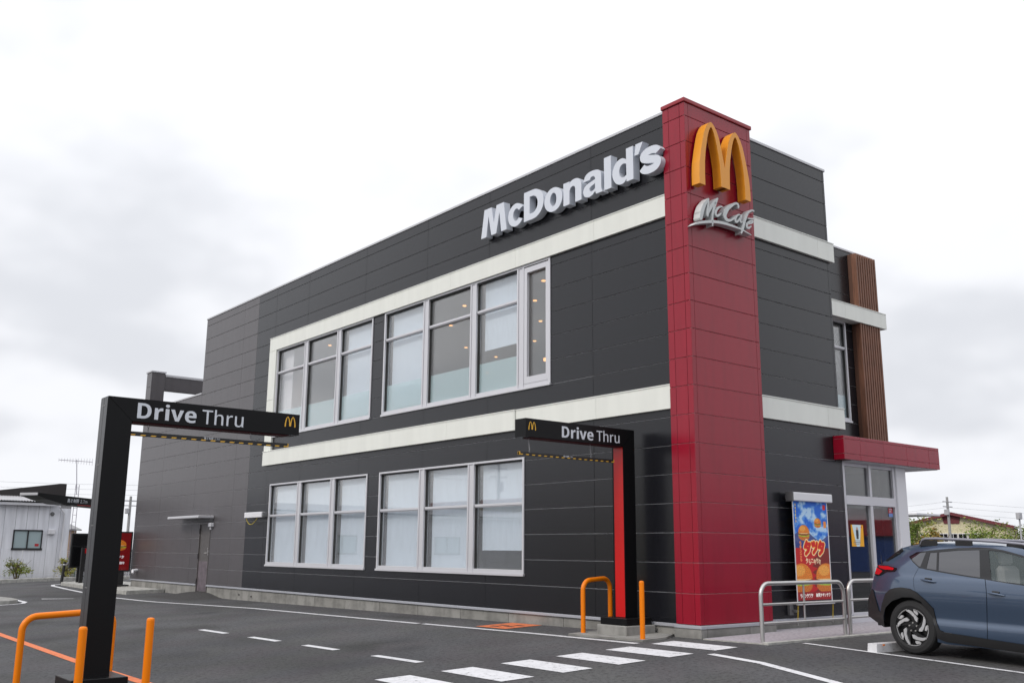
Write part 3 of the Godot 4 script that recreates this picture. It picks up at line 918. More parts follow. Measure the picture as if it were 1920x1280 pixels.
func letters(called: String, txt: String, parent: Node3D, F: Transform3D, r: Rect2, w0: float, w1: float, m: Material, bold := true, emb := 0.0, keep := false) -> MeshInstance3D:
	# text squeezed into the rectangle r of the plane F
	var t := TextMesh.new()
	t.text = txt; t.font = font(bold, emb); t.font_size = 96; t.pixel_size = 0.01; t.depth = 1.0; t.curve_step = 1.0
	t.material = m
	var b := t.get_aabb()
	var o := MeshInstance3D.new()
	o.name = called; o.mesh = t
	parent.add_child(o, true)
	var s := Vector3(r.size.x / b.size.x, r.size.y / b.size.y, (w1 - w0) / b.size.z)
	var off := Vector3(r.position.x, r.position.y, w0) - b.position * s
	o.transform = F * Transform3D(Basis.from_scale(s), off)
	return o

const GLYPHS := {
	"taka": [[[5, 10], [5, 8.9]], [[0.5, 8.8], [9.5, 8.8]], [[3, 7.9], [7, 7.9], [7, 6.3], [3, 6.3], [3, 7.9]], [[1, 0], [1, 5.1], [9, 5.1], [9, 0.2], [8, 0.4]], [[3.2, 3.7], [6.8, 3.7], [6.8, 1.4], [3.2, 1.4], [3.2, 3.7]]],
	"sa": [[[1.4, 7.2], [8.6, 7.8]], [[4.4, 9.8], [6.6, 4.4]], [[6.6, 4.4], [3, 3.8], [2.2, 2.2], [4, 0.6], [7.6, 0.8]]],
	"sei": [[[2.5, 9.8], [1.5, 8]], [[1.8, 8], [5.8, 8]], [[0.6, 6], [6.2, 6]], [[3.6, 9.8], [3.6, 0]], [[1.3, 1], [1.3, 4.2], [5.8, 4.2], [5.8, 1.2]], [[7.4, 8.6], [7.4, 2.8]], [[9.3, 9.8], [9.3, 0.4], [8.4, 0.8]]],
	"gen": [[[1, 9.4], [1, 0]], [[1, 9.4], [3.8, 9.4], [2.8, 6.6], [3.8, 4], [2.6, 3]], [[5, 9.4], [9, 9.4], [9, 5.4], [5, 5.4]], [[5, 7.4], [9, 7.4]], [[5, 9.4], [5, 0.8], [7, 1.8]], [[6.4, 5.4], [9.6, 0.2]], [[9.2, 4.2], [7.4, 3]]],
	"ta": [[[3.8, 10], [1, 5.6]], [[3, 8.2], [8.6, 8.2], [6, 2.6], [2, 0]], [[3.4, 5.6], [6.8, 3.8]]],
	"tsu": [[[1.4, 9], [2.4, 6.6]], [[4.4, 9.6], [5.2, 7]], [[9, 9], [7.4, 4], [3, 0.4]]],
	"ko": [[[1.8, 8], [8, 8.2], [6.6, 6.8]], [[2, 3.4], [2.6, 1.6], [8.6, 1.4]]],
	"chi": [[[1, 7.6], [9, 8]], [[4.2, 10], [2.6, 4.6], [6, 5.4], [8.6, 4], [8, 1.6], [4, 0.4]]],
	"ra": [[[4, 9.8], [6, 8.8]], [[2.8, 7.4], [2.2, 3.6], [6, 5], [8.4, 3.4], [7.6, 1.2], [3.6, 0.4]]],
	"ki": [[[1, 7], [9, 8]], [[1, 4], [9, 5]], [[4.2, 10], [6, 0]]],
	"nn": [[[1.6, 8.4], [3.6, 7]], [[1.8, 1], [5, 2], [9, 7]]],
}

func glyph(mb: MB, which: String, at: Vector2, size: float, w: float, z0: float, z1: float):
	var k := 0
	for s in GLYPHS[which]:
		var p := []
		for q in s: p.append(at + Vector2(q[0], q[1]) * size / 10.0)
		mb.stroke(p, w, z0, z1 + k * 0.00012)
		k += 1

func height_text(parent: Node3D, F: Transform3D, at: Vector2, h: float, z: float):
	var mb := MB.new(); mb.t = F
	var x := at.x
	for s in ["taka", "sa", "sei", "gen"]:
		glyph(mb, s, Vector2(x, at.y), h, h * 0.055, z, z + 0.001)
		x += h * 1.08
	part("lettering", mb, M.white_text, parent)
	letters("lettering", "2.7m", parent, F, Rect2(x + h * 0.5, at.y + h * 0.02, h * 2.6, h * 0.86), z, z + 0.001, M.white_text, false)

func arch_shape(mb: MB, F: Transform3D, at: Vector2, k: float, z0: float, z1: float):
	# the two-arched emblem; at = middle of its foot, k = scale (1 = 1.34 m wide)
	var o := [[0.0, 0.35], [0.2, 0.346], [0.383, 0.33], [0.619, 0.278], [0.80, 0.232], [0.939, 0.19], [1.05, 0.135], [1.12, 0.078], [1.155, 0.035]]
	var i := [[0.0, 0.205], [0.2, 0.205], [0.42, 0.194], [0.62, 0.165], [0.79, 0.127], [0.90, 0.098], [0.986, 0.067], [1.05, 0.034], [1.083, 0.0]]
	mb.t = F
	for s in [-1.0, 1.0]:
		for side in [-1.0, 1.0]:
			var p := PackedVector2Array()
			var lift := 0.075 if s * side < 0 else 0.0
			for q in o: p.append(at + Vector2(s * 0.32 + side * q[1], maxf(q[0], lift)) * k)
			p.append(at + Vector2(s * 0.32, 1.169) * k)
			for j in range(i.size() - 1, -1, -1): p.append(at + Vector2(s * 0.32 + side * i[j][1], maxf(i[j][0], lift)) * k)
			var clean := PackedVector2Array()
			for q in p:
				if clean.is_empty() or clean[-1].distance_to(q) > 0.0005 * k: clean.append(q)
			mb.prism(clean, z0, z1 + (0.0 if s < 0 else 0.0008) + (0.0 if side < 0 else 0.0003))

func arc_pts(c: Vector2, rx: float, ry: float, a0: float, a1: float, n := 20) -> Array:
	var o := []
	for i in n + 1:
		var t := deg_to_rad(lerpf(a0, a1, float(i) / n))
		o.append(c + Vector2(cos(t) * rx, sin(t) * ry))
	return o

func smooth_poly(p: PackedVector2Array, n := 3) -> PackedVector2Array:
	var o := PackedVector2Array()
	for i in p.size():
		var a := p[(i - 1 + p.size()) % p.size()]; var b := p[i]; var c := p[(i + 1) % p.size()]; var d := p[(i + 2) % p.size()]
		o.append(b)
		# only round where the outline turns gently
		if absf((b - a).angle_to(c - b)) < 0.75 and absf((c - b).angle_to(d - c)) < 0.75:
			for k in range(1, n): o.append(b.cubic_interpolate(c, a, d, float(k) / n))
	return o

func block_letter(which: String) -> Array:
	# heavy grotesque letters, cap height 0.60 m
	var o := []
	match which:
		"M": o.append(pts2([0, 0, 0.10, 0.60, 0.335, 0.60, 0.42, 0.25, 0.505, 0.60, 0.74, 0.60, 0.84, 0, 0.665, 0, 0.60, 0.43, 0.50, 0, 0.34, 0, 0.24, 0.43, 0.175, 0]))
		"c":
			var a := arc_pts(Vector2(0.243, 0.222), 0.243, 0.238, 32, 328)
			a.append_array(arc_pts(Vector2(0.255, 0.222), 0.098, 0.128, 322, 38))
			o.append(PackedVector2Array(a))
		"D":
			o.append(pts2([0, 0, 0.172, 0, 0.172, 0.60, 0, 0.60]))
			var d := arc_pts(Vector2(0.27, 0.30), 0.32, 0.30, -90, 90)
			d.append(Vector2(0.172, 0.60)); d.append(Vector2(0.172, 0.475))
			d.append_array(arc_pts(Vector2(0.25, 0.30), 0.165, 0.175, 90, -90))
			d.append(Vector2(0.172, 0.125)); d.append(Vector2(0.172, 0.0))
			o.append(PackedVector2Array(d))
		"o":
			for k in [[90, 270], [270, 450]]:
				var r := arc_pts(Vector2(0.257, 0.222), 0.257, 0.238, k[0], k[1])
				r.append_array(arc_pts(Vector2(0.257, 0.222), 0.090, 0.135, k[1], k[0]))
				o.append(PackedVector2Array(r))
		"n":
			o.append(pts2([0, 0, 0.165, 0, 0.165, 0.445, 0, 0.445]))
			o.append(smooth_poly(pts2([0.165, 0.39, 0.205, 0.435, 0.28, 0.458, 0.36, 0.455, 0.43, 0.425, 0.475, 0.36, 0.49, 0.28, 0.49, 0, 0.325, 0, 0.325, 0.255, 0.31, 0.305, 0.27, 0.33, 0.22, 0.322, 0.185, 0.295, 0.165, 0.25])))
		"a":
			o.append(smooth_poly(pts2([0.02, 0.31, 0.05, 0.395, 0.13, 0.452, 0.25, 0.467, 0.38, 0.45, 0.455, 0.40, 0.478, 0.31, 0.478, 0.10, 0.488, 0.04, 0.51, 0.0, 0.345, 0, 0.33, 0.04, 0.32, 0.07, 0.32, 0.315, 0.30, 0.35, 0.25, 0.362, 0.205, 0.35, 0.185, 0.31])))
			o.append(smooth_poly(pts2([0.32, 0.285, 0.24, 0.268, 0.10, 0.238, 0.03, 0.19, 0.0, 0.12, 0.03, 0.04, 0.10, 0.0, 0.18, -0.012, 0.26, 0.01, 0.32, 0.06, 0.32, 0.115, 0.28, 0.09, 0.22, 0.08, 0.18, 0.098, 0.172, 0.13, 0.19, 0.165, 0.25, 0.188, 0.32, 0.208])))
		"l": o.append(pts2([0, 0, 0.175, 0, 0.175, 0.61, 0, 0.61]))
		"d":
			o.append(pts2([0.345, 0, 0.51, 0, 0.51, 0.61, 0.345, 0.61]))
			o.append(smooth_poly(pts2([0.345, 0.41, 0.29, 0.45, 0.22, 0.465, 0.12, 0.44, 0.04, 0.36, 0.0, 0.23, 0.04, 0.10, 0.12, 0.015, 0.22, -0.012, 0.29, 0.005, 0.345, 0.05, 0.345, 0.125, 0.30, 0.105, 0.25, 0.105, 0.195, 0.14, 0.17, 0.228, 0.195, 0.315, 0.25, 0.352, 0.30, 0.352, 0.345, 0.33])))
		"q": o.append(pts2([0.0, 0.41, 0.09, 0.41, 0.20, 0.61, 0.03, 0.61]))
		"s":
			var c := Curve2D.new()
			var p := pts2([0.445, 0.325, 0.41, 0.372, 0.30, 0.397, 0.18, 0.385, 0.105, 0.335, 0.12, 0.285, 0.20, 0.255, 0.31, 0.225, 0.405, 0.195, 0.44, 0.145, 0.41, 0.09, 0.33, 0.06, 0.22, 0.057, 0.12, 0.085, 0.075, 0.135])
			var f := []
			for i in p.size() - 1:
				for k in 3: f.append(p[i].cubic_interpolate(p[i + 1], p[maxi(i - 1, 0)], p[mini(i + 2, p.size() - 1)], k / 3.0))
			f.append(p[-1])
			for poly in Geometry2D.offset_polyline(PackedVector2Array(f), 0.070, Geometry2D.JOIN_ROUND, Geometry2D.END_BUTT): o.append(poly)
	return o

func make_signs():
	# raised letters along the top of the long wall
	var FL := Transform3D(Basis(Vector3(0, 0, 1), Vector3(0, 1, 0), Vector3(-1, 0, 0)), Vector3(WX, 0, 0))
	var S := thing("wall_lettering", "row of large white raised letters high on the long dark wall", "sign")
	var base := 7.355
	for q in [["M", -5.41], ["c", -4.525], ["D", -4.03], ["o", -3.42], ["n", -2.875], ["a", -2.345], ["l", -1.79], ["d", -1.585], ["q", -1.04], ["s", -0.945]]:
		var m := MB.new(); m.t = FL * Transform3D(Basis.IDENTITY, Vector3(q[1], base, 0))
		for poly in block_letter(q[0]): m.prism(poly, 0.03, 0.19)
		part("letter", m, M.letter, S)
	var mt := MB.new(); mt.t = FL
	for q in [-5.2, -4.3, -3.75, -3.2, -2.75, -2.1, -1.7, -1.3, -0.7]:
		mt.box(Vector3(q - 0.03, base + 0.08, 0.0005), Vector3(q + 0.03, base + 0.14, 0.035))
	part("mount", mt, M.alu_dark, S)
	# emblem on the red pillar
	var A := MB.new()
	arch_shape(A, Transform3D.IDENTITY, Vector2(0.766, 6.95), 1.0, 0.035, 0.2)
	var e := single("arch_emblem", A, M.arch, "large raised yellow two-arched emblem on the red pillar", "emblem")
	# script lettering below it
	var C := thing("script_sign", "silver raised script lettering with a swash below the yellow emblem", "sign")
	var k := 0
	for nm in SCRIPT_STROKES:
		var f: Array = SCRIPT_STROKES[nm]
		var p := []
		for i in range(0, f.size(), 3): p.append(Vector3(f[i], f[i + 1], f[i + 2] * 1.12))
		var sm := []
		for i in p.size() - 1:
			var p0: Vector3 = p[maxi(i - 1, 0)]; var p3: Vector3 = p[mini(i + 2, p.size() - 1)]
			for j in 5: sm.append(p[i].cubic_interpolate(p[i + 1], p0, p3, j / 5.0))
		sm.append(p[-1])
		var mb := MB.new()
		for i in sm.size() - 1:
			var hull := PackedVector2Array()
			for q in [sm[i], sm[i + 1]]:
				for a in 12: hull.append(Vector2(q.x, q.y) + Vector2.from_angle(TAU * a / 12.0) * maxf(q.z, 0.004))
			hull = Geometry2D.convex_hull(hull)
			hull.remove_at(hull.size() - 1)
			mb.prism(hull, 0.03, 0.16 + (k % 7) * 0.0004, false)
			k += 1
		part("swash" if nm == "swash" else "letter_stroke", mb, M.letter_side, C)

const SCRIPT_STROKES := {
	"m1": [0.15, 6.374, 0.032, 0.182, 6.485, 0.036, 0.246, 6.615, 0.03, 0.358, 6.75, 0.012],
	"m2": [0.363, 6.744, 0.011, 0.341, 6.63, 0.02, 0.324, 6.518, 0.025, 0.316, 6.459, 0.025],
	"m3": [0.321, 6.46, 0.009, 0.392, 6.591, 0.023, 0.483, 6.7, 0.027, 0.596, 6.811, 0.013],
	"m4": [0.591, 6.806, 0.011, 0.501, 6.646, 0.022, 0.451, 6.511, 0.02, 0.439, 6.4, 0.018, 0.439, 6.303, 0.009],
	"c": [0.713, 6.689, 0.009, 0.675, 6.691, 0.011, 0.608, 6.657, 0.016, 0.54, 6.583, 0.022, 0.526, 6.522, 0.022, 0.578, 6.508, 0.018, 0.668, 6.569, 0.009],
	"cc": [1.138, 6.783, 0.015, 1.136, 6.834, 0.021, 1.069, 6.841, 0.017, 0.954, 6.776, 0.024, 0.838, 6.682, 0.033, 0.772, 6.586, 0.037, 0.773, 6.52, 0.033, 0.837, 6.491, 0.026, 0.937, 6.514, 0.015, 1.064, 6.602, 0.011],
	"a": [1.202, 6.656, 0.009, 1.146, 6.658, 0.011, 1.075, 6.605, 0.017, 1.038, 6.537, 0.019, 1.069, 6.511, 0.017, 1.151, 6.57, 0.013, 1.213, 6.659, 0.013],
	"a2": [1.225, 6.669, 0.013, 1.186, 6.585, 0.015, 1.182, 6.533, 0.013, 1.228, 6.551, 0.008],
	"f": [1.567, 6.82, 0.012, 1.51, 6.818, 0.014, 1.414, 6.765, 0.017, 1.338, 6.665, 0.023, 1.285, 6.556, 0.025, 1.237, 6.434, 0.021, 1.191, 6.339, 0.011],
	"e": [1.341, 6.539, 0.011, 1.445, 6.57, 0.012, 1.517, 6.608, 0.014, 1.513, 6.63, 0.012, 1.437, 6.605, 0.013, 1.363, 6.536, 0.019, 1.348, 6.484, 0.019, 1.399, 6.477, 0.017, 1.465, 6.522, 0.01],
	"e2": [1.394, 6.648, 0.008, 1.498, 6.664, 0.012, 1.569, 6.684, 0.012],
	"swash": [-0.033, 6.216, 0.004, 0.104, 6.282, 0.018, 0.315, 6.344, 0.021, 0.496, 6.385, 0.021, 0.712, 6.412, 0.022, 0.93, 6.417, 0.018, 1.163, 6.41, 0.011, 1.252, 6.4, 0.011, 1.453, 6.366, 0.006],
}

# ------------------------------------------------------------------ drive-through gates
func make_gate(xp0: float, xp1: float, xe: float, zf: float, yb: float, yt: float, y0: float, label: String) -> Node3D:
	# post between xp0 and xp1, arm to xe, front face at zf; yb / yt lower and upper edge of the arm, y0 lower end of the post
	var o := thing("drive_through_gate", label, "gate", Vector3((xp0 + xp1) / 2, gh((xp0 + xp1) / 2, zf), zf - 0.125), "black gates over the drive-through lane")
	var inv := Transform3D(Basis.IDENTITY, -o.position)
	var dir := signf(xe - xp0)
	var zb := zf - 0.25
	var inner := xp1 if dir > 0 else xp0       # face of the post below the arm
	var outer := xp0 if dir > 0 else xp1
	# mitred corner: post and arm meet on the diagonal
	var ps := MB.new(); ps.t = inv
	ps.prism(PackedVector2Array([Vector2(outer, y0), Vector2(inner, y0), Vector2(inner - dir * 0.002, yb - 0.002), Vector2(outer, yt - 0.003)]), zb, zf)
	part("post", ps, M.gate, o)
	var am := MB.new(); am.t = inv
	am.prism(PackedVector2Array([Vector2(outer + dir * 0.003, yt), Vector2(xe, yt), Vector2(xe, yb), Vector2(inner + dir * 0.001, yb)]), zb, zf)
	part("arm", am, M.gate, o)
	var rd := MB.new(); rd.t = inv
	rd.box(Vector3(inner - dir * 0.001, y0 + 0.01, zb + 0.035), Vector3(inner + dir * 0.0012, yb - 0.016, zf - 0.010))
	part("red_inner_panel", rd, M.gate_red, o)
	var ru := MB.new(); ru.t = inv
	ru.box(Vector3(inner + dir * 0.02, yb - 0.014, zb + 0.04), Vector3(xe - dir * 0.12, yb - 0.001, zf - 0.03))
	part("arm_underside", ru, M.joint_red, o)
	# outer side: two cover strips with screws
	var sd := MB.new(); sd.t = inv
	for q in [[zb + 0.004, zb + 0.12], [zb + 0.128, zf - 0.004]]:
		sd.bev(Vector3(outer - dir * 0.004, y0 + 0.01, q[0]), Vector3(outer - dir * 0.0005, yt - 0.01, q[1]), 0.001)
	part("cover_strip", sd, M.gate_edge, o)
	var sc := MB.new(); sc.t = inv
	for i in 5:
		for z in [zb + 0.10, zb + 0.15]:
			var y := y0 + 0.25 + i * (yt - y0 - 0.35) / 4.0
			sc.tube([Vector3(outer - dir * 0.003, y, z), Vector3(outer - dir * 0.008, y, z)], 0.007, 8)
	part("screw", sc, M.steel, o)
	var bp := MB.new(); bp.t = inv
	var cx := (xp0 + xp1) / 2; var cz := zf - 0.125
	bp.bev(Vector3(cx - 0.285, y0 - 0.105, cz - 0.285), Vector3(cx + 0.285, y0, cz + 0.285), 0.006)
	part("base_cover", bp, M.gate, o)
	var pl := MB.new(); pl.t = inv
	pl.bev(Vector3(cx - 0.33, gh(cx, cz) - 0.25, cz - 0.32), Vector3(cx + 0.33, y0 - 0.106, cz + 0.32), 0.012)
	part("plinth", pl, M.concrete2, o)
	# lettering
	var F := Transform3D(Basis.IDENTITY, Vector3(0, 0, zf) - o.position)
	var tx := cx
	var h := yt - yb
	var my := yb + h * 0.14
	if dir > 0:
		letters("lettering", "Drive", o, F, Rect2(xp0 + 0.322, my, 0.67, 0.185), 0.0005, 0.003, M.white_text, true)
		letters("lettering", "Thru", o, F, Rect2(xp0 + 1.06, my, 0.505, 0.178), 0.0005, 0.003, M.white_text, false)
	else:
		letters("lettering", "Drive", o, F, Rect2(xp1 - 1.585, my, 0.665, 0.185), 0.0005, 0.003, M.white_text, true)
		letters("lettering", "Thru", o, F, Rect2(xp1 - 0.85, my, 0.508, 0.178), 0.0005, 0.003, M.white_text, false)
	var ar := MB.new()
	arch_shape(ar, F, Vector2(xe - dir * 0.125, yb + h * 0.37), 0.108, 0.0005, 0.003)
	part("emblem", ar, M.yellow_text, o)
	return o

func make_height_bar(x0: float, x1: float, y0: float, z: float, ya: float, label: String):
	var o := thing("height_limit_bar", label, "height bar", Vector3((x0 + x1) / 2, y0, z), "hanging height limit bars")
	var l := (x1 - x0) / 2
	var b := MB.new()
	b.bev(Vector3(-l, 0, -0.022), Vector3(l, 0.046, 0.022), 0.004)
	part("bar", b, M.black, o)
	var n := 17
	for i in n:
		var s := MB.new()
		var c := -l + 0.035 + (2 * l - 0.07) * i / (n - 1.0)
		s.prism(PackedVector2Array([Vector2(c - 0.034, 0.002), Vector2(c + 0.022, 0.002), Vector2(c + 0.034, 0.016), Vector2(c - 0.022, 0.016)]), 0.0225, 0.0235, false)
		part("yellow_stripe", s, M.yellow_text, o)
	var e := MB.new()
	for s in [-1.0, 1.0]:
		e.bev(Vector3(s * l, 0.001, -0.024), Vector3(s * (l - 0.014), 0.046, 0.0245), 0.002)
	part("end_cap", e, M.yellow_text, o)
	height_text(o, Transform3D(Basis.IDENTITY, Vector3(0, 0, 0.0227)), Vector2(-0.11, 0.0185), 0.026, 0.0)
	for q in [-l + 0.20, l - 0.50]:
		var c := MB.new()
		var top := ya - y0
		var y := 0.046
		var k := 0
		while y < top - 0.01:
			var p := []
			for a in 11:
				var an := TAU * a / 10.0
				var d := Vector3(cos(an) * 0.008, 0, 0) if k % 2 == 0 else Vector3(0, 0, cos(an) * 0.008)
				p.append(Vector3(q + 0.01 * sin(y * 22.0), y + 0.014 + sin(an) * 0.017, 0) + d)
			c.tube(p, 0.003, 5, false)
			y += 0.026
			k += 1
		part("chain", c, M.chain, o)

func pipe_hoop(x0: float, x1: float, z: float, h: float, label: String):
	var o := MB.new()
	var p := []
	var r := 0.16
	p.append(gv(x0, z, -0.1))
	var t0 := gh(x0, z) + h; var t1 := gh(x1, z) + h
	for i in 9:
		var a := PI - i * PI / 16.0
		p.append(Vector3(x0 + r + cos(a) * r, t0 - r + sin(a) * r, z))
	for i in 9:
		var a := PI / 2 - i * PI / 16.0
		p.append(Vector3(x1 - r + cos(a) * r, t1 - r + sin(a) * r, z))
	p.append(gv(x1, z, -0.1))
	o.tube(p, 0.038, 16)
	single("pipe_barrier", o, M.orange, label, "barrier", "orange pipe barriers by the gates")

func orange_bollard(x: float, z: float, h: float, label: String):
	var o := thing("pipe_bollard", label, "bollard", gv(x, z), "orange bollards by the gates")
	var b := MB.new()
	b.lathe([Vector2(0.038, -0.1), Vector2(0.038, h - 0.022), Vector2(0.034, h - 0.008), Vector2(0.026, h), Vector2(0.0, h + 0.004)], 20)
	part("pipe", b, M.orange, o)
	var f := MB.new()
	f.lathe([Vector2(0.055, -0.02), Vector2(0.055, 0.006), Vector2(0.0385, 0.012)], 20)
	part("collar", f, M.concrete2, o)

func make_gates():
	make_gate(-0.43, -0.165, -2.47, -1.13, 2.725, 3.0, 0.065, "black gate with red inner post face standing against the dark wall")
	make_height_bar(-2.53, -0.565, 2.458, -1.22, 2.711, "striped height bar hanging under the gate by the dark wall")
	make_gate(-8.44, -8.165, -6.145, -1.105, 2.445, 2.70, -0.235, "tall black gate whose post stands in front of the grey wall, nearest to the viewer")
	make_height_bar(-8.16, -6.24, 2.296, -1.20, 2.431, "striped height bar hanging under the nearest gate")
	pipe_hoop(-0.63, -0.02, -1.88, 0.84, "short orange pipe hoop beside the gate at the dark wall")
	orange_bollard(-0.76, -0.47, 0.86, "single orange bollard in front of the gate at the dark wall")
	pipe_hoop(-8.72, -7.72, -2.55, 0.80, "long orange pipe hoop behind the post of the nearest gate")
	orange_bollard(-8.82, 0.12, 0.84, "orange bollard right in front of the nearest gate's black post")
	orange_bollard(-8.13, -0.10, 0.86, "orange bollard standing clear of the nearest gate's post, to its right")
	var pd := MB.new()
	sheet(pd, [Vector2(-0.86, -1.98), Vector2(0.10, -1.98), Vector2(0.10, -0.62), Vector2(-0.35, -0.38), Vector2(-0.86, -0.38)], 0.03)
	var pad := struct("concrete_pad", pd, M.concrete2)
	var ps := MB.new()
	var ring := [Vector2(0.10, -0.62), Vector2(-0.35, -0.38), Vector2(-0.86, -0.38), Vector2(-0.86, -1.98), Vector2(0.10, -1.98)]
	for i in ring.size() - 1:
		var a: Vector2 = ring[i]; var b: Vector2 = ring[i + 1]
		ps.quad(gv(b.x, b.y, -0.1), gv(a.x, a.y, -0.1), gv(a.x, a.y, 0.03), gv(b.x, b.y, 0.03))
	part("pad_edge", ps, M.concrete, pad)

# ------------------------------------------------------------------ banner and guard rails in front
func ellipse(im: Image, cx: float, cy: float, rx: float, ry: float, c: Color, y_min := -1e9, y_max := 1e9):
	for y in range(maxi(0, int(cy - ry)), mini(im.get_height(), int(cy + ry) + 2)):
		if y < y_min or y > y_max: continue
		for x in range(maxi(0, int(cx - rx)), mini(im.get_width(), int(cx + rx) + 2)):
			var d := Vector2((x + 0.5 - cx) / rx, (y + 0.5 - cy) / ry).length()
			if d <= 1.0: im.set_pixel(x, y, im.get_pixel(x, y).lerp(c, clampf((1.0 - d) * rx * 0.6, 0, 1)))

func burger(im: Image, cx: float, cy: float, s: float):
	# printed picture of a bun with filling
	var f := FastNoiseLite.new(); f.frequency = 0.08; f.seed = 4
	ellipse(im, cx, cy + s * 0.42, s * 0.98, s * 0.42, Color(0.80, 0.45, 0.16))
	ellipse(im, cx, cy + s * 0.28, s * 1.02, s * 0.16, Color(0.66, 0.78, 0.22))
	ellipse(im, cx, cy + s * 0.14, s * 1.04, s * 0.20, Color(0.55, 0.27, 0.09))
	ellipse(im, cx, cy + s * 0.04, s * 0.98, s * 0.12, Color(0.95, 0.85, 0.62))
	ellipse(im, cx, cy, s, s * 0.78, Color(0.88, 0.50, 0.15), -1e9, cy + s * 0.06)
	ellipse(im, cx - s * 0.2, cy - s * 0.38, s * 0.55, s * 0.30, Color(0.94, 0.64, 0.28), -1e9, cy)
	for y in range(maxi(0, int(cy - s)), mini(im.get_height(), int(cy + s))):
		for x in range(maxi(0, int(cx - s * 1.05)), mini(im.get_width(), int(cx + s * 1.05))):
			var p := im.get_pixel(x, y)
			if p.r > 0.5 and p.g > 0.24 and p.b < 0.5:
				var k := 1.0 + 0.30 * f.get_noise_2d(x * 3.0, y * 3.0)
				im.set_pixel(x, y, Color(minf(p.r * k, 1), minf(p.g * k, 1), minf(p.b * k, 1)))

func stroke_img(im: Image, which: String, at: Vector2, size: float, rad: float, c: Color):
	for s in GLYPHS[which]:
		for i in s.size() - 1:
			var a := at + Vector2(s[i][0], 10.0 - s[i][1]) * size / 10.0
			var b := at + Vector2(s[i + 1][0], 10.0 - s[i + 1][1]) * size / 10.0
			var n := maxi(2, int((b - a).length() / 0.7))
			for k in n + 1:
				var p := a.lerp(b, float(k) / n)
				for y in range(int(p.y - rad), int(p.y + rad) + 1):
					for x in range(int(p.x - rad), int(p.x + rad) + 1):
						if x >= 0 and y >= 0 and x < im.get_width() and y < im.get_height() and Vector2(x + 0.5, y + 0.5).distance_to(p) <= rad: im.set_pixel(x, y, c)

func banner_image() -> ImageTexture:
	# promotional print: blue sky with clouds, a bun, big letters, red lower half with two buns
	var w := 160; var h := 268
	var im := Image.create(w, h, false, Image.FORMAT_RGB8)
	var f := FastNoiseLite.new(); f.frequency = 0.018; f.seed = 12; f.fractal_octaves = 4
	for y in h:
		for x in w:
			var c := Color(0.10, 0.42, 0.80)
			if y < 128:
				var q := clampf(f.get_noise_2d(x, y * 1.3) * 2.2 + 0.25 + y * 0.003, 0, 1)
				c = Color(0.09, 0.40, 0.82).lerp(Color(0.72, 0.84, 0.95), q)
				if y > 92 - 14 * sin(x * 0.04): c = c.lerp(Color(0.16, 0.18, 0.42), 0.75)
			else:
				c = Color(0.76, 0.07, 0.09)
				if x > 88 + 8 * sin(y * 0.35) + 10 * f.get_noise_2d(y * 3.0, 7.0): c = Color(0.50, 0.12, 0.10)
			im.set_pixel(x, y, c)
	burger(im, 44, 86, 27)
	burger(im, 112, 58, 17)
	im.fill_rect(Rect2i(140, 8, 13, 14), Color(0.86, 0.10, 0.10))
	im.fill_rect(Rect2i(140, 54, 13, 18), Color(0.92, 0.55, 0.22))
	for i in 6: im.fill_rect(Rect2i(8, 8 + i * 9, 4, 6), Color(0.95, 0.80, 0.25))
	for pass_ in [[8.6, Color(0.98, 0.93, 0.80)], [6.6, Color(0.98, 0.66, 0.16)], [4.4, Color(0.82, 0.07, 0.08)]]:
		stroke_img(im, "ta", Vector2(42, 112), 32, pass_[0], pass_[1])
		stroke_img(im, "tsu", Vector2(76, 112), 30, pass_[0], pass_[1])
		stroke_img(im, "ta", Vector2(108, 112), 32, pass_[0], pass_[1])
	for i in 5: stroke_img(im, ["chi", "ki", "nn", "ko", "ra"][i], Vector2(20, 110 + i * 11), 10, 1.4, Color(0.95, 0.55, 0.30))
	for i in 6: stroke_img(im, ["ta", "ra", "ko", "ki", "chi", "sa"][i], Vector2(46 + i * 12, 156 + (i % 2) * 3), 13, 1.3, Color(0.96, 0.86, 0.70))
	burger(im, 24, 208, 50)
	burger(im, 140, 208, 50)
	im.fill_rect(Rect2i(0, 246, 160, 22), Color(0.60, 0.06, 0.08))
	for i in 6: stroke_img(im, ["chi", "ki", "nn", "ta", "tsu", "ta"][i], Vector2(12 + i * 10, 251), 10, 1.2, Color(0.97, 0.95, 0.92))
	for i in 7: stroke_img(im, ["sei", "gen", "ta", "ki", "nn", "ta", "tsu"][i], Vector2(86 + i * 10, 251), 9, 1.1, Color(0.97, 0.95, 0.92))
	return ImageTexture.create_from_image(im)

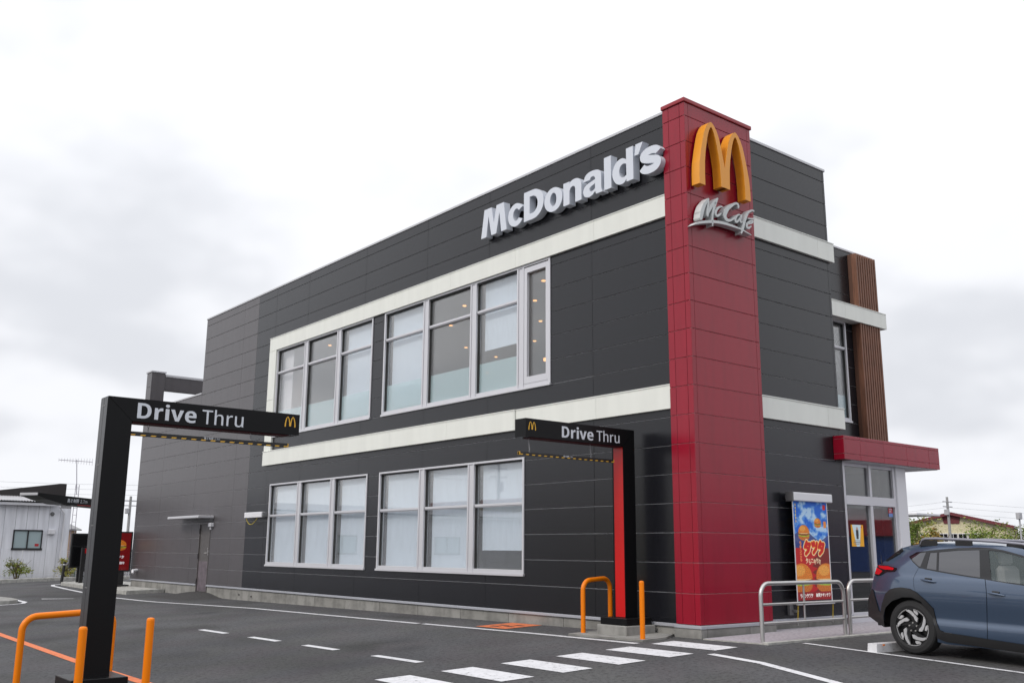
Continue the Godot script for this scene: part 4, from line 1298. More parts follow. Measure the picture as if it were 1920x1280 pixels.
func make_banner():
	var o := thing("roller_banner", "printed blue and red food banner hanging from a box on the dark wall", "banner", Vector3(3.1, 0, FZ))
	var F := Transform3D(Basis.IDENTITY, Vector3(-3.1, 0, 0))
	var b := MB.new(); b.t = F
	b.bev(Vector3(2.555, 1.935, 0.07), Vector3(3.70, 2.08, 0.215), 0.012)
	part("housing", b, M.white_plastic, o)
	var e := MB.new(); e.t = F
	e.bev(Vector3(2.53, 1.925, 0.06), Vector3(2.553, 2.09, 0.21), 0.004)
	e.box(Vector3(2.6, 1.97, 0.001), Vector3(3.65, 2.04, 0.07))
	part("end_plate", e, M.alu_dark, o)
	var s := MB.new(); s.t = F
	s.quad(Vector3(2.61, 0.29, 0.145), Vector3(3.60, 0.29, 0.145), Vector3(3.60, 1.94, 0.145), Vector3(2.61, 1.94, 0.145))
	s.quad(Vector3(3.60, 0.29, 0.143), Vector3(2.61, 0.29, 0.143), Vector3(2.61, 1.94, 0.143), Vector3(3.60, 1.94, 0.143))
	var pm := mat(1, 1, 1, 0.55)
	pm.albedo_texture = banner_image()
	part("printed_sheet", s, pm, o)
	for q in [[2.588, 2.612], [3.598, 3.622]]:
		var w := MB.new(); w.t = F
		w.box(Vector3(q[0], 0.27, 0.142), Vector3(q[1], 1.935, 0.1465))
		part("sheet_edge", w, M.white_plastic, o)
	var l := MB.new(); l.t = F
	l.bev(Vector3(2.58, 0.215, 0.12), Vector3(3.66, 0.27, 0.175), 0.01)
	part("lower_rail", l, M.white_plastic, o)
	var h := MB.new(); h.t = F
	h.bev(Vector3(2.50, 0.05, 0.001), Vector3(2.60, 0.22, 0.06), 0.006)
	h.bev(Vector3(2.55, 0.10, 0.06), Vector3(2.63, 0.14, 0.14), 0.004)
	part("bracket", h, M.alu_dark, o)
	for x in [2.60, 3.62]:
		var c := MB.new(); c.t = F
		var y := 0.21
		var k := 0
		while y > -0.03:
			var p := []
			for a in 9:
				var an := TAU * a / 8.0
				p.append(Vector3(x - (0.21 - y) * 0.12, y - 0.014 + sin(an) * 0.016, 0.148) + (Vector3(cos(an) * 0.008, 0, 0) if k % 2 == 0 else Vector3(0, 0, cos(an) * 0.008)))
			c.tube(p, 0.0032, 5, false)
			y -= 0.024
			k += 1
		part("chain", c, M.chain_yellow, o)
		var hk := MB.new(); hk.t = F
		hk.tube([Vector3(x - 0.03, -0.04, 0.148), Vector3(x - 0.03, -0.085, 0.148), Vector3(x - 0.01, -0.10, 0.14), Vector3(x + 0.01, -0.085, 0.1), Vector3(x, -0.08, -0.02)], 0.008, 8)
		part("hook", hk, M.steel, o)

func guard_rail(x0: float, x1: float, z: float, label: String):
	var o := thing("guard_rail", label, "railing", gv((x0 + x1) / 2, z), "steel guard rails along the pavement edge")
	var h := 0.82; var r := 0.17
	var l := (x1 - x0) / 2
	var p := [Vector3(-l, -0.1, 0)]
	for i in 9:
		var a := PI - i * PI / 16.0
		p.append(Vector3(-l + r + cos(a) * r, h - r + sin(a) * r, 0))
	for i in 9:
		var a := PI / 2 - i * PI / 16.0
		p.append(Vector3(l - r + cos(a) * r, h - r + sin(a) * r, 0))
	p.append(Vector3(l, -0.1, 0))
	var a1 := MB.new(); a1.tube(p, 0.030, 16)
	part("frame", a1, M.steel, o)
	for y in [0.53, 0.27]:
		var b := MB.new()
		b.tube([Vector3(-l + 0.02, y, 0), Vector3(l - 0.02, y, 0)], 0.019, 12)
		part("crossbar", b, M.steel, o)
	var c := MB.new()
	c.tube([Vector3(0, 0.27, 0), Vector3(0, h, 0)], 0.015, 10)
	part("upright", c, M.steel, o)

# ------------------------------------------------------------------ car
const BODY := [-0.394, 0.347, -0.657, 0.43, -0.645, 0.623, -0.593, 0.764, -0.554, 0.905, -0.52, 0.991, -0.446, 1.116, -0.342, 1.172, -0.072, 1.35, 0.06, 1.385, 0.207, 1.411, 0.43, 1.424, 0.649, 1.43, 1.066, 1.429, 1.35, 1.408, 1.587, 1.376, 1.85, 1.28, 2.2, 1.08, 2.4, 0.975, 2.8, 0.94, 3.2, 0.875, 3.40, 0.76, 3.47, 0.55, 3.45, 0.22, 2.2, 0.17, 0.5, 0.17, -0.3, 0.25]
const CLAD := [-0.444, 0.495, -0.43, 0.56, -0.417, 0.603, -0.352, 0.743, -0.276, 0.807, -0.20, 0.83, -0.116, 0.842, 0.02, 0.832, 0.118, 0.791, 0.242, 0.694, 0.347, 0.597, 0.35, 0.568, 0.379, 0.426, 0.412, 0.342, 0.481, 0.318, 1.034, 0.288, 1.469, 0.268, 2.10, 0.26, 2.17, 0.38, 2.24, 0.60, 2.36, 0.76, 2.50, 0.83, 2.66, 0.83, 2.80, 0.78, 2.95, 0.66, 3.02, 0.50, 3.10, 0.42, 3.48, 0.44, 3.46, 0.21, 2.97, 0.22, 2.965, 0.33, 2.94, 0.45, 2.86, 0.58, 2.74, 0.67, 2.60, 0.71, 2.46, 0.68, 2.33, 0.59, 2.25, 0.45, 2.22, 0.33, 2.21, 0.18, 1.459, 0.165, 0.487, 0.20, 0.37, 0.235, 0.368, 0.32, 0.346, 0.409, 0.278, 0.55, 0.174, 0.676, 0.044, 0.722, -0.093, 0.716, -0.254, 0.656, -0.359, 0.561, -0.403, 0.452, -0.393, 0.30, -0.657, 0.415, -0.65, 0.623, -0.575, 0.785, -0.548, 0.766, -0.47, 0.509]
const DLO := [0.032, 1.242, 0.146, 1.302, 0.332, 1.328, 0.754, 1.372, 1.038, 1.381, 1.209, 1.376, 1.352, 1.354, 1.578, 1.298, 1.85, 1.175, 2.08, 1.03, 2.18, 0.935, 1.542, 0.948, 1.314, 0.968, 1.068, 0.996, 0.874, 1.012, 0.439, 1.06, 0.261, 1.085, 0.163, 1.106, 0.085, 1.172]
const GLASS := [[0.052, 1.243, 0.16, 1.29, 0.290, 1.309, 0.19, 1.116, 0.16, 1.126, 0.095, 1.18], [0.348, 1.30, 0.446, 1.308, 0.418, 1.083, 0.275, 1.098], [0.475, 1.312, 0.75, 1.34, 1.035, 1.352, 1.005, 1.016, 0.85, 1.03, 0.445, 1.076]]
const GLASS_FRONT := [1.155, 1.348, 1.322, 1.334, 1.576, 1.274, 1.80, 1.17, 1.95, 1.06, 1.98, 0.965, 1.543, 0.962, 1.15, 0.992]
const TAIL := [-0.525, 0.985, -0.47, 1.115, -0.30, 1.112, -0.165, 1.088, -0.155, 1.072, -0.19, 1.038, -0.32, 1.026, -0.42, 0.975, -0.49, 0.962]

func pts2(a: Array) -> PackedVector2Array:
	var o := PackedVector2Array()
	for i in range(0, a.size(), 2): o.append(Vector2(a[i], a[i + 1]))
	return o

func rear_edge(y: float) -> float:
	var t := [[0.0, -0.60], [0.43, -0.657], [0.623, -0.645], [0.764, -0.593], [0.905, -0.554], [0.991, -0.52], [1.116, -0.446], [1.172, -0.342], [1.35, -0.072], [1.42, 0.2]]
	for i in t.size() - 1:
		if y <= t[i + 1][0]: return lerpf(t[i][1], t[i + 1][1], clampf((y - t[i][0]) / (t[i + 1][0] - t[i][0]), 0, 1))
	return 0.2

func inset(s: float, y: float) -> float:
	# how far the body side lies inside its widest plane
	var i := 0.0
	if y > 0.78: i += 0.050 * pow(minf(y - 0.78, 0.22) / 0.22, 1.8)
	if y > 0.96: i += 0.46 * pow(y - 0.96, 1.2) / pow(0.45, 0.2)
	if y > 1.36: i += pow((y - 1.36) / 0.07, 2.0) * 0.05
	if y < 0.78: i += 0.052 * pow(sin(clampf((0.78 - y) / 0.36, 0, 1) * PI / 2), 2.0)
	if y < 0.47: i -= 0.030 * smoothstep(0.47, 0.40, y)
	if y < 0.34: i += 0.06 * pow((0.34 - y) / 0.2, 1.5)
	var u := clampf((rear_edge(y) + 0.46 - s) / 0.46, 0, 1)
	i += (0.28 if y < 1.15 else 0.16) * pow(u, 2.3)
	var uf := clampf((s - 2.85) / 0.62, 0, 1)
	i += 0.32 * pow(uf, 2.2)
	return i

func side_pt(s: float, y: float, right: bool, out := 0.0) -> Vector3:
	var i := inset(s, y)
	var x := 0.885 - i + out
	return Vector3(-x if right else x, y, s - 0.65 * i)

func side_mesh(mb: MB, outer: PackedVector2Array, holes: Array, out := 0.0, cell := 0.055, sides := [true, false]):
	var lo := outer[0]; var hi := outer[0]
	for p in outer:
		lo = Vector2(minf(lo.x, p.x), minf(lo.y, p.y)); hi = Vector2(maxf(hi.x, p.x), maxf(hi.y, p.y))
	var x := floorf(lo.x / cell) * cell
	while x < hi.x:
		var y := floorf(lo.y / cell) * cell
		while y < hi.y:
			var q := PackedVector2Array([Vector2(x, y), Vector2(x + cell, y), Vector2(x + cell, y + cell), Vector2(x, y + cell)])
			var ps: Array = Geometry2D.intersect_polygons(q, outer)
			for h in holes:
				var nx := []
				for p in ps:
					for r in Geometry2D.clip_polygons(p, h):
						if not Geometry2D.is_polygon_clockwise(r): nx.append(r)
				ps = nx
			for p in ps:
				var ix := Geometry2D.triangulate_polygon(p)
				for k in range(0, ix.size(), 3):
					var a: Vector2 = p[ix[k]]; var b: Vector2 = p[ix[k + 1]]; var c: Vector2 = p[ix[k + 2]]
					if (b - a).cross(c - a) < 0:
						var sw := b; b = c; c = sw
					for right in sides:
						var P := [a, b, c] if right else [a, c, b]
						var A := []
						for w in P:
							var e := 0.004
							var du := side_pt(w.x + e, w.y, right) - side_pt(w.x - e, w.y, right)
							var dv := side_pt(w.x, w.y + e, right) - side_pt(w.x, w.y - e, right)
							var n := du.cross(dv).normalized() if right else dv.cross(du).normalized()
							A.append([side_pt(w.x, w.y, right, out), n])
						mb.tri3(A[0][0], A[1][0], A[2][0], A[0][1], A[1][1], A[2][1])
			y += cell
		x += cell

func cross_skin(mb: MB, line: Array, bulge: Vector3, drop := 0.0):
	# surface across the car between the two side edges, line = points (s, y) in side coordinates
	var n := 8
	for i in line.size() - 1:
		for k in n:
			var P := []
			for q in [[i, k], [i, k + 1], [i + 1, k + 1], [i + 1, k]]:
				var w: Vector2 = line[q[0]]
				var a := side_pt(w.x, w.y, true); var b := side_pt(w.x, w.y, false)
				var f: float = q[1] / float(n)
				P.append(a.lerp(b, f) + bulge * (1.0 - pow(absf(2 * f - 1), 2.0)))
			mb.quad(P[0], P[3], P[2], P[1])

func make_car():
	var th := deg_to_rad(5.0)
	var left := Vector3(cos(th), 0, sin(th))
	var o := thing("parked_car", "blue-grey crossover car with black cladding parked by the pavement", "car")
	var rear := gv(0.747, 2.897) + left * 0.885
	o.transform = Transform3D(Basis(Vector3.UP, -th) * Basis(Vector3.RIGHT, 0.018), rear + Vector3(0, 0.008, 0))
	var body := pts2(BODY); var clad := pts2(CLAD); var dlo := pts2(DLO); var tail := pts2(TAIL)
	var rd := pts2([0.166, 1.10, 0.115, 1.02, 0.084, 0.97, 0.082, 0.864, 0.101, 0.791, 0.13, 0.68, 0.36, 0.50, 0.40, 0.26, 1.033, 0.26, 1.035, 0.302, 1.051, 0.536, 1.064, 0.814, 1.065, 0.999])
	var fd := pts2([1.043, 0.302, 1.041, 0.25, 2.02, 0.25, 2.05, 0.42, 2.14, 0.60, 2.16, 0.90, 2.12, 0.934, 1.55, 0.946, 1.314, 0.966, 1.073, 0.994, 1.072, 0.814, 1.059, 0.536])
	var rd_cut: PackedVector2Array = Geometry2D.offset_polygon(rd, 0.004)[0]
	var fd_cut: PackedVector2Array = Geometry2D.offset_polygon(fd, 0.004)[0]
	var spoil := pts2([-0.342, 1.172, -0.20, 1.268, -0.072, 1.352, -0.045, 1.312, -0.10, 1.268, -0.30, 1.166])
	var well_r := pts2([-0.39, 0.1, 0.37, 0.1, 0.37, 0.32, 0.278, 0.55, 0.174, 0.676, 0.044, 0.722, -0.093, 0.716, -0.254, 0.656, -0.359, 0.561, -0.40, 0.45])
	var well_f := pts2([2.21, 0.1, 2.97, 0.1, 2.965, 0.33, 2.86, 0.58, 2.74, 0.67, 2.60, 0.71, 2.46, 0.68, 2.33, 0.59, 2.25, 0.45])
	var shell := MB.new()
	side_mesh(shell, body, [clad, dlo, tail, rd_cut, fd_cut, spoil, well_r, well_f])
	# roof, hood, tailgate and front across the car
	var sil := []
	for i in range(4, 21): sil.append(Vector2(BODY[i * 2], BODY[i * 2 + 1]))
	var tailgate := sil.slice(0, 4)
	cross_skin(shell, tailgate, Vector3(0, 0, -0.05))
	cross_skin(shell, sil.slice(4, 12), Vector3(0, 0.03, 0))
	cross_skin(shell, sil.slice(14, 17), Vector3(0, 0.02, 0.05))
	part("body", shell, M.paint_car, o)
	var rw := MB.new(); cross_skin(rw, sil.slice(3, 5), Vector3(0, 0.01, -0.05))
	part("rear_window", rw, M.black_gloss, o)
	var ws := MB.new(); cross_skin(ws, sil.slice(11, 15), Vector3(0, 0.03, 0.06))
	part("windscreen", ws, M.glass_dark, o)
	var lowr := MB.new()
	cross_skin(lowr, [Vector2(-0.394, 0.30), Vector2(-0.657, 0.43), Vector2(-0.645, 0.623), Vector2(-0.575, 0.785), Vector2(-0.554, 0.905)], Vector3(0, 0, -0.06))
	cross_skin(lowr, [Vector2(3.20, 0.875), Vector2(3.40, 0.76), Vector2(3.47, 0.55), Vector2(3.45, 0.22)], Vector3(0, 0, 0.08))
	part("bumper", lowr, M.clad, o)
	for q in [["rear_door", rd], ["front_door", fd]]:
		for right in [true, false]:
			var d := MB.new()
			side_mesh(d, q[1], [clad, dlo, well_r, well_f], 0.0, 0.055, [right])
			var dn := part(q[0], d, M.paint_car, o)
			var hx: float = 0.30 if q[0] == "rear_door" else 1.195
			var hy: float = 0.945 if q[0] == "rear_door" else 0.83
			var hb := MB.new()
			var pp := []; var rr := []
			for i in 9:
				var f := i / 8.0
				pp.append(side_pt(hx - 0.105 + 0.21 * f, hy + 0.012 - 0.024 * f, right, 0.012 + 0.014 * sin(PI * f)))
				rr.append(0.006 + 0.010 * sin(PI * f))
			hb.tube(pp, rr, 8)
			part("handle", hb, M.paint_car, dn)
			var cu := MB.new()
			cu.tube([side_pt(hx - 0.05, hy + 0.022, right, -0.004), side_pt(hx + 0.04, hy + 0.016, right, -0.004)], 0.016, 8)
			part("handle_recess", cu, M.black, dn)
	for sd in [true, false]:
		var cl := MB.new(); side_mesh(cl, clad, [], 0.012, 0.055, [sd])
		part("cladding", cl, M.clad, o)
	var glass := []
	for g in GLASS: glass.append(pts2(g))
	glass.append(pts2(GLASS_FRONT))
	for sd in [true, false]:
		var pil := MB.new(); side_mesh(pil, dlo, glass, 0.0, 0.05, [sd])
		part("pillar", pil, M.black_gloss, o)
	for i in glass.size():
		for sd in [true, false]:
			var g := MB.new(); side_mesh(g, glass[i], [], -0.004, 0.055, [sd])
			part("side_window", g, M.glass_tint if i < 3 else M.glass_car, o)
	for sd in [true, false]:
		var sp := MB.new(); side_mesh(sp, spoil, [], 0.002, 0.055, [sd])
		part("spoiler_fin", sp, M.black_gloss, o)
	for sd in [true, false]:
		var tb := MB.new(); side_mesh(tb, tail, [], 0.004, 0.055, [sd])
		var tl := part("tail_light", tb, M.black_gloss, o)
		for q in [[-0.47, 1.105, -0.30, 1.105, -0.20, 1.085, -0.215, 1.06, -0.36, 1.058, -0.44, 1.075], [-0.515, 0.99, -0.485, 1.075, -0.435, 1.06, -0.385, 1.035, -0.445, 0.985]]:
			var tr := MB.new(); side_mesh(tr, pts2(q), [], 0.009, 0.03, [sd])
			part("red_lens", tr, M.tail, tl)
	# roof rails
	for right in [true, false]:
		var rp := []
		for q in [[0.215, 1.405], [0.25, 1.468], [0.30, 1.480], [0.45, 1.484], [0.86, 1.475], [1.25, 1.458], [1.59, 1.432], [1.75, 1.39]]:
			var i := 0.285
			rp.append(Vector3((-1.0 if right else 1.0) * (0.885 - i), q[1], q[0] - 0.65 * i))
		var rl := MB.new(); rl.tube(rp, 0.018, 8)
		var rn := part("roof_rail", rl, M.rail, o)
		for q in [[0.20, 0.46], [0.72, 0.95], [1.40, 1.70]]:
			var ft := MB.new()
			var sx := (-1.0 if right else 1.0) * 0.60
			ft.bev(Vector3(sx - 0.016, 1.38, q[0] - 0.185), Vector3(sx + 0.016, 1.462 if q[0] < 1.2 else 1.43, q[1] - 0.185), 0.008)
			part("rail_foot", ft, M.black, rn)
	# dark inner shell, seats
	var inn := MB.new()
	inn.box(Vector3(-0.70, 0.22, 0.45), Vector3(0.70, 0.90, 2.12))
	inn.box(Vector3(-0.60, 0.30, -0.70), Vector3(0.60, 0.90, 0.45))
	inn.box(Vector3(-0.58, 0.30, 2.12), Vector3(0.58, 0.80, 3.2))
	part("underbody", inn, M.black, o)
	for right in [-1.0, 1.0]:
		var st := MB.new()
		st.bev(Vector3(right * 0.36 - 0.22, 0.80, 1.00), Vector3(right * 0.36 + 0.22, 1.16, 1.12), 0.05)
		st.bev(Vector3(right * 0.36 - 0.12, 1.17, 1.00), Vector3(right * 0.36 + 0.12, 1.33, 1.09), 0.03)
		part("seat", st, M.seat, o)
		var s2 := MB.new()
		s2.bev(Vector3(right * 0.36 - 0.25, 0.80, 0.10), Vector3(right * 0.36 + 0.25, 1.12, 0.24), 0.05)
		part("rear_seat", s2, M.black, o)
	# wheels
	for q in [[-1.0, 0.0], [1.0, 0.0], [-1.0, 2.59], [1.0, 2.59]]:
		make_wheel(o, q[0], q[1])

func make_wheel(o: Node3D, side: float, s: float):
	var R := 0.342
	# local frame: y axis = outwards
	var out := Vector3(side, 0, 0)
	var zx := Vector3(0, 1, 0)
	var F := Transform3D(Basis(out.cross(zx) * -1.0, out, zx), Vector3(side * 0.755, R, s))
	if F.basis.determinant() < 0: F.basis.x = -F.basis.x
	var t := MB.new(); t.t = F
	t.lathe([Vector2(0.235, -0.11), Vector2(0.31, -0.112), Vector2(0.335, -0.09), Vector2(R, -0.05), Vector2(R, 0.05), Vector2(0.335, 0.09), Vector2(0.318, 0.108), Vector2(0.27, 0.116), Vector2(0.240, 0.108), Vector2(0.236, 0.085)], 48)
	var w := part("wheel", t, M.rubber, o)
	var r := MB.new(); r.t = F
	r.lathe([Vector2(0.222, -0.05), Vector2(0.235, -0.05), Vector2(0.238, 0.098), Vector2(0.226, 0.10), Vector2(0.218, 0.085), Vector2(0.212, 0.02), Vector2(0.0, 0.0)], 40)
	part("rim", r, M.rim_black, w)
	# swirled spokes; the blades lie in the plane of the wheel face
	var G := F * Transform3D(Basis(Vector3(1, 0, 0), Vector3(0, 0, -1), Vector3(0, 1, 0)), Vector3.ZERO)
	var blade := [-0.30, 1.0, -0.02, 0.90, 0.25, 0.66, 0.37, 0.50, 0.31, 0.30, 0.20, 0.37, 0.10, 0.58, -0.13, 0.77, -0.38, 0.90]
	var tri := [0.10, 0.985, 0.36, 0.88, 0.40, 0.77, 0.345, 0.685, 0.15, 0.82]
	var web := [-0.30, 0.86, 0.10, 0.56, 0.22, 0.32, 0.30, 0.10, 0.05, 0.10, -0.02, 0.32, -0.12, 0.55]
	for k in 5:
		var rot := Transform2D(TAU * k / 5.0 + PI, Vector2.ZERO)
		for q in [[blade, M.rim_silver, 0.075, 0.094, "spoke_blade"], [tri, M.rim_silver, 0.075, 0.093, "spoke_tip"], [web, M.rim_black, 0.03, 0.074, "spoke"]]:
			var p := PackedVector2Array()
			for i in range(0, q[0].size(), 2): p.append(rot * (Vector2(q[0][i], q[0][i + 1]) * 0.226))
			var m := MB.new(); m.t = G
			m.prism(p, q[2], q[3] - k * 0.0001)
			part(q[4], m, q[1], w)
		var arc := PackedVector2Array()
		for i in 9: arc.append(rot * (Vector2.from_angle(deg_to_rad(106 + i * 6.0)) * 0.2345))
		for i in range(8, -1, -1): arc.append(rot * (Vector2.from_angle(deg_to_rad(106 + i * 6.0)) * 0.224))
		var m2 := MB.new(); m2.t = G
		m2.prism(arc, 0.08, 0.0995)
		part("rim_edge", m2, M.rim_silver, w)
	var h := MB.new(); h.t = F
	h.lathe([Vector2(0.085, 0.02), Vector2(0.07, 0.072), Vector2(0.034, 0.076), Vector2(0.030, 0.084), Vector2(0.0, 0.086)], 24)
	part("hub", h, M.rim_black, w)
	var n := MB.new(); n.t = F
	for k in 5:
		var a := TAU * k / 5.0 + 0.3
		n.tube([Vector3(cos(a) * 0.055, 0.06, sin(a) * 0.055), Vector3(cos(a) * 0.055, 0.086, sin(a) * 0.055)], 0.010, 8)
	part("wheel_nut", n, M.steel, w)

# ------------------------------------------------------------------ plants
func leaves(mb: MB, c: Vector3, r: Vector3, n: int, size: float, tint: Color, sd: int, clumps := 14):
	# many leaf-sized faces gathered in clumps inside an ellipsoid
	var g := RandomNumberGenerator.new(); g.seed = sd
	var cs := []
	for i in clumps:
		var d := Vector3(g.randfn(), g.randfn(), g.randfn()).normalized() * pow(g.randf(), 0.45)
		cs.append([c + d * r * 0.85, 0.22 + 0.26 * g.randf(), 0.75 + 0.5 * g.randf()])
	for i in n:
		var q = cs[g.randi() % cs.size()]
		var d := Vector3(g.randfn(), g.randfn(), g.randfn()) * 0.55
		if d.length() > 1.3: d = d.normalized() * 1.3
		var p: Vector3 = q[0] + d * r * q[1]
		var a := Vector3(g.randfn(), g.randfn() * 0.6, g.randfn()).normalized()
		var b := a.cross(Vector3(g.randfn(), g.randfn(), g.randfn())).normalized()
		var s := size * (0.6 + 0.8 * g.randf())
		var k0 := mb.v.size()
		mb.quad(p - a * s, p - b * s * 0.42, p + a * s, p + b * s * 0.42)
		var k: float = q[2] * (0.75 + 0.5 * g.randf())
		var col := Color(tint.r * k * (0.85 + 0.4 * g.randf()), tint.g * k, tint.b * k)
		for j in mb.v.size() - k0: mb.col.append(col)

func tree(called: String, at: Vector3, h: float, r: Vector3, n: int, size: float, tint: Color, sd: int, label: String, cat: String, group: String, stems := 1):
	var o := thing(called, label, cat, at, group)
	var g := RandomNumberGenerator.new(); g.seed = sd
	var t := MB.new()
	for k in stems:
		var lean := Vector3(g.randfn() * 0.12, 0, g.randfn() * 0.12) * (2.2 if stems > 1 else 1.0)
		t.tube([Vector3(0, -0.2, 0), Vector3(0, h * 0.3, 0) + lean * h * 0.3, Vector3(0, h * 0.75, 0) + lean * h], [r.x * 0.055, r.x * 0.042, r.x * 0.015], 7)
		for j in 4:
			var b := Vector3(0, h * (0.3 + 0.1 * j), 0) + lean * h * 0.4
			var d := Vector3(g.randfn(), 0.8, g.randfn()).normalized() * r.x * 0.7
			t.tube([b, b + d * 0.5, b + d + Vector3(0, 0.1, 0)], [r.x * 0.02, r.x * 0.014, r.x * 0.006], 5)
	part("trunk", t, M.bark, o)
	var c := MB.new()
	leaves(c, Vector3(0, h - r.y, 0), r, n, size, tint, sd + 1)
	part("crown", c, M.leaf, o)

# ------------------------------------------------------------------ left side of the place
func make_left():
	# low white prefabricated building; its front runs along X
	var zf := -37.5
	var x0 := -30.0; var x1 := 0.92
	var o := thing("prefab_building", "low white panelled building with corrugated eaves and a black roof edge", "building", Vector3(-14.5, gh(-14.5, zf), zf))
	var inv := Transform3D(Basis.IDENTITY, -o.position)
	var w := MB.new(); w.t = inv
	w.box(Vector3(x0, -1.6, zf - 12), Vector3(x1, 3.0, zf - 0.02))
	var wall := part("wall", w, M.concrete_seam, o)
	var x := x1
	var holes := [[-1.39, -0.19, 0.95, 1.80], [-9.4, -7.6, 0.8, 1.8], [-15.6, -13.8, 0.8, 1.8], [-22.6, -20.8, 0.8, 1.8]]
	while x > x0:
		var rs := [span(x - 0.452, x, -1.5, 2.96)]
		for q in holes: rs = cut(rs, span(q[0], q[1], q[2], q[3]))
		var p := MB.new(); p.t = inv * Transform3D(Basis.IDENTITY, Vector3(0, 0, zf))
		for r in rs:
			if r.size.x > 0.01 and r.size.y > 0.01: p.plate(r.grow_individual(-0.004, 0, -0.004, 0), -0.018, 0.0, 0.005)
		part("wall_panel", p, M.white_wall, wall)
		x -= 0.455
	for q in holes:
		var f := MB.new(); f.t = inv * Transform3D(Basis.IDENTITY, Vector3(0, 0, zf))
		bar(f, q[0], q[1], q[3] - 0.05, q[3], -0.06, 0.03)
		bar(f, q[0] - 0.03, q[1] + 0.03, q[2] - 0.03, q[2] + 0.06, -0.06, 0.05)
		bar(f, q[0], q[0] + 0.05, q[2] + 0.06, q[3] - 0.05, -0.06, 0.03)
		bar(f, q[1] - 0.05, q[1], q[2] + 0.06, q[3] - 0.05, -0.06, 0.03)
		var mid: float = (q[0] + q[1]) / 2
		bar(f, mid - 0.03, mid + 0.03, q[2] + 0.06, q[3] - 0.05, -0.06, 0.02)
		var win := part("window", f, M.gate_edge, o)
		for s in [[q[0] + 0.05, mid - 0.03], [mid + 0.03, q[1] - 0.05]]:
			var g := MB.new(); g.t = f.t
			g.quad(Vector3(s[0], q[2] + 0.06, -0.015), Vector3(s[1], q[2] + 0.06, -0.015), Vector3(s[1], q[3] - 0.05, -0.015), Vector3(s[0], q[3] - 0.05, -0.015))
			part("pane", g, M.pane_frost, win)
	var stk := MB.new(); stk.t = inv
	stk.box(Vector3(-0.47, 1.09, zf - 0.012), Vector3(-0.31, 1.20, zf - 0.008))
	part("sticker", stk, M.red_panel, o)
	var ga := MB.new(); ga.t = inv
	ga.bev(Vector3(x0, 2.86, zf + 0.16), Vector3(0.20, 2.98, zf + 0.27), 0.01)
	part("gutter", ga, M.white_plastic, o)
	# corrugated eave
	var co := MB.new(); co.t = inv
	var n := 1040
	for i in n:
		var a := x0 + (0.35 - x0) * i / n; var b := x0 + (0.35 - x0) * (i + 1) / n
		var ya := 3.05 + 0.032 * sin(i * PI / 2.0 + 0.4); var yb := 3.05 + 0.032 * sin((i + 1) * PI / 2.0 + 0.4)
		co.quad(Vector3(a, ya, zf + 0.34), Vector3(b, yb, zf + 0.34), Vector3(b, yb + 0.45, zf - 2.4), Vector3(a, ya + 0.45, zf - 2.4))
		co.quad(Vector3(b, yb - 0.012, zf + 0.339), Vector3(a, ya - 0.012, zf + 0.339), Vector3(a, ya - 0.012 + 0.45, zf - 2.4), Vector3(b, yb - 0.012 + 0.45, zf - 2.4))
	part("corrugated_eave", co, M.zinc, o)
	var bl := MB.new(); bl.t = inv
	bl.prism(PackedVector2Array([Vector2(x0, 2.98), Vector2(x1, 2.98), Vector2(x1, 3.95), Vector2(x1 - 0.25, 3.96), Vector2(-2.1, 3.52), Vector2(-5.5, 3.30), Vector2(x0, 3.30)]), zf - 11.9, zf - 1.2)
	part("black_parapet", bl, M.black_roof, o)
	var vn := MB.new(); vn.t = inv
	vn.bev(Vector3(0.0, 1.62, zf + 0.001), Vector3(0.30, 1.84, zf + 0.16), 0.02)
	part("vent_hood", vn, M.white_plastic, o)
	var v2 := MB.new(); v2.t = inv * Transform3D(Basis(Vector3(1, 0, 0), Vector3(0, 0, 1), Vector3(0, -1, 0)), Vector3(0.12, 2.52, zf))
	v2.lathe([Vector2(0.09, 0.0), Vector2(0.09, 0.04), Vector2(0.06, 0.05), Vector2(0.0, 0.05)], 16)
	part("vent", v2, M.alu_dark, o)
	var dp := MB.new(); dp.t = inv
	dp.tube([Vector3(0.62, -0.6, zf + 0.06), Vector3(0.62, 2.55, zf + 0.06), Vector3(0.35, 2.85, zf + 0.2)], 0.04, 8)
	part("downpipe", dp, M.white_plastic, o)
	# lattice mast with an antenna behind
	var an := thing("television_antenna", "thin lattice mast with a many-rod television antenna behind the white building", "antenna", Vector3(5.6, gh(5.6, -54.4), -54.4))
	var m := MB.new()
	m.tube([Vector3(-0.13, 0, 0), Vector3(-0.10, 5.2, 0)], 0.018, 6)
	m.tube([Vector3(0.13, 0, 0), Vector3(0.10, 5.2, 0)], 0.018, 6)
	for i in 12: m.tube([Vector3(-0.12, 0.4 + i * 0.42, 0), Vector3(0.12, 0.4 + i * 0.42, 0)], 0.012, 5)
	m.tube([Vector3(0, 4.6, 0), Vector3(-0.2, 6.75, 0)], 0.022, 6)
	part("mast", m, M.mast, an)
	var bo := MB.new()
	bo.tube([Vector3(-1.1, 6.72, -0.6), Vector3(0.62, 6.62, 0.45)], 0.018, 6)
	part("boom", bo, M.mast, an)
	for i in 13:
		var f := i / 12.0
		var p := Vector3(-1.1, 6.72, -0.6).lerp(Vector3(0.62, 6.62, 0.45), f)
		var rd := MB.new()
		var l := 0.10 + 0.12 * f
		rd.tube([p - Vector3(0, l, 0), p + Vector3(0, l, 0)], 0.008, 5)
		part("rod", rd, M.mast, an)
	# mesh fence and planted strip behind the kerb
	var fe := thing("mesh_fence", "white wire mesh fence in front of the white building", "fence", Vector3(-3.0, gh(-3, -36.7), -36.7))
	var fi := Transform3D(Basis.IDENTITY, -fe.position)
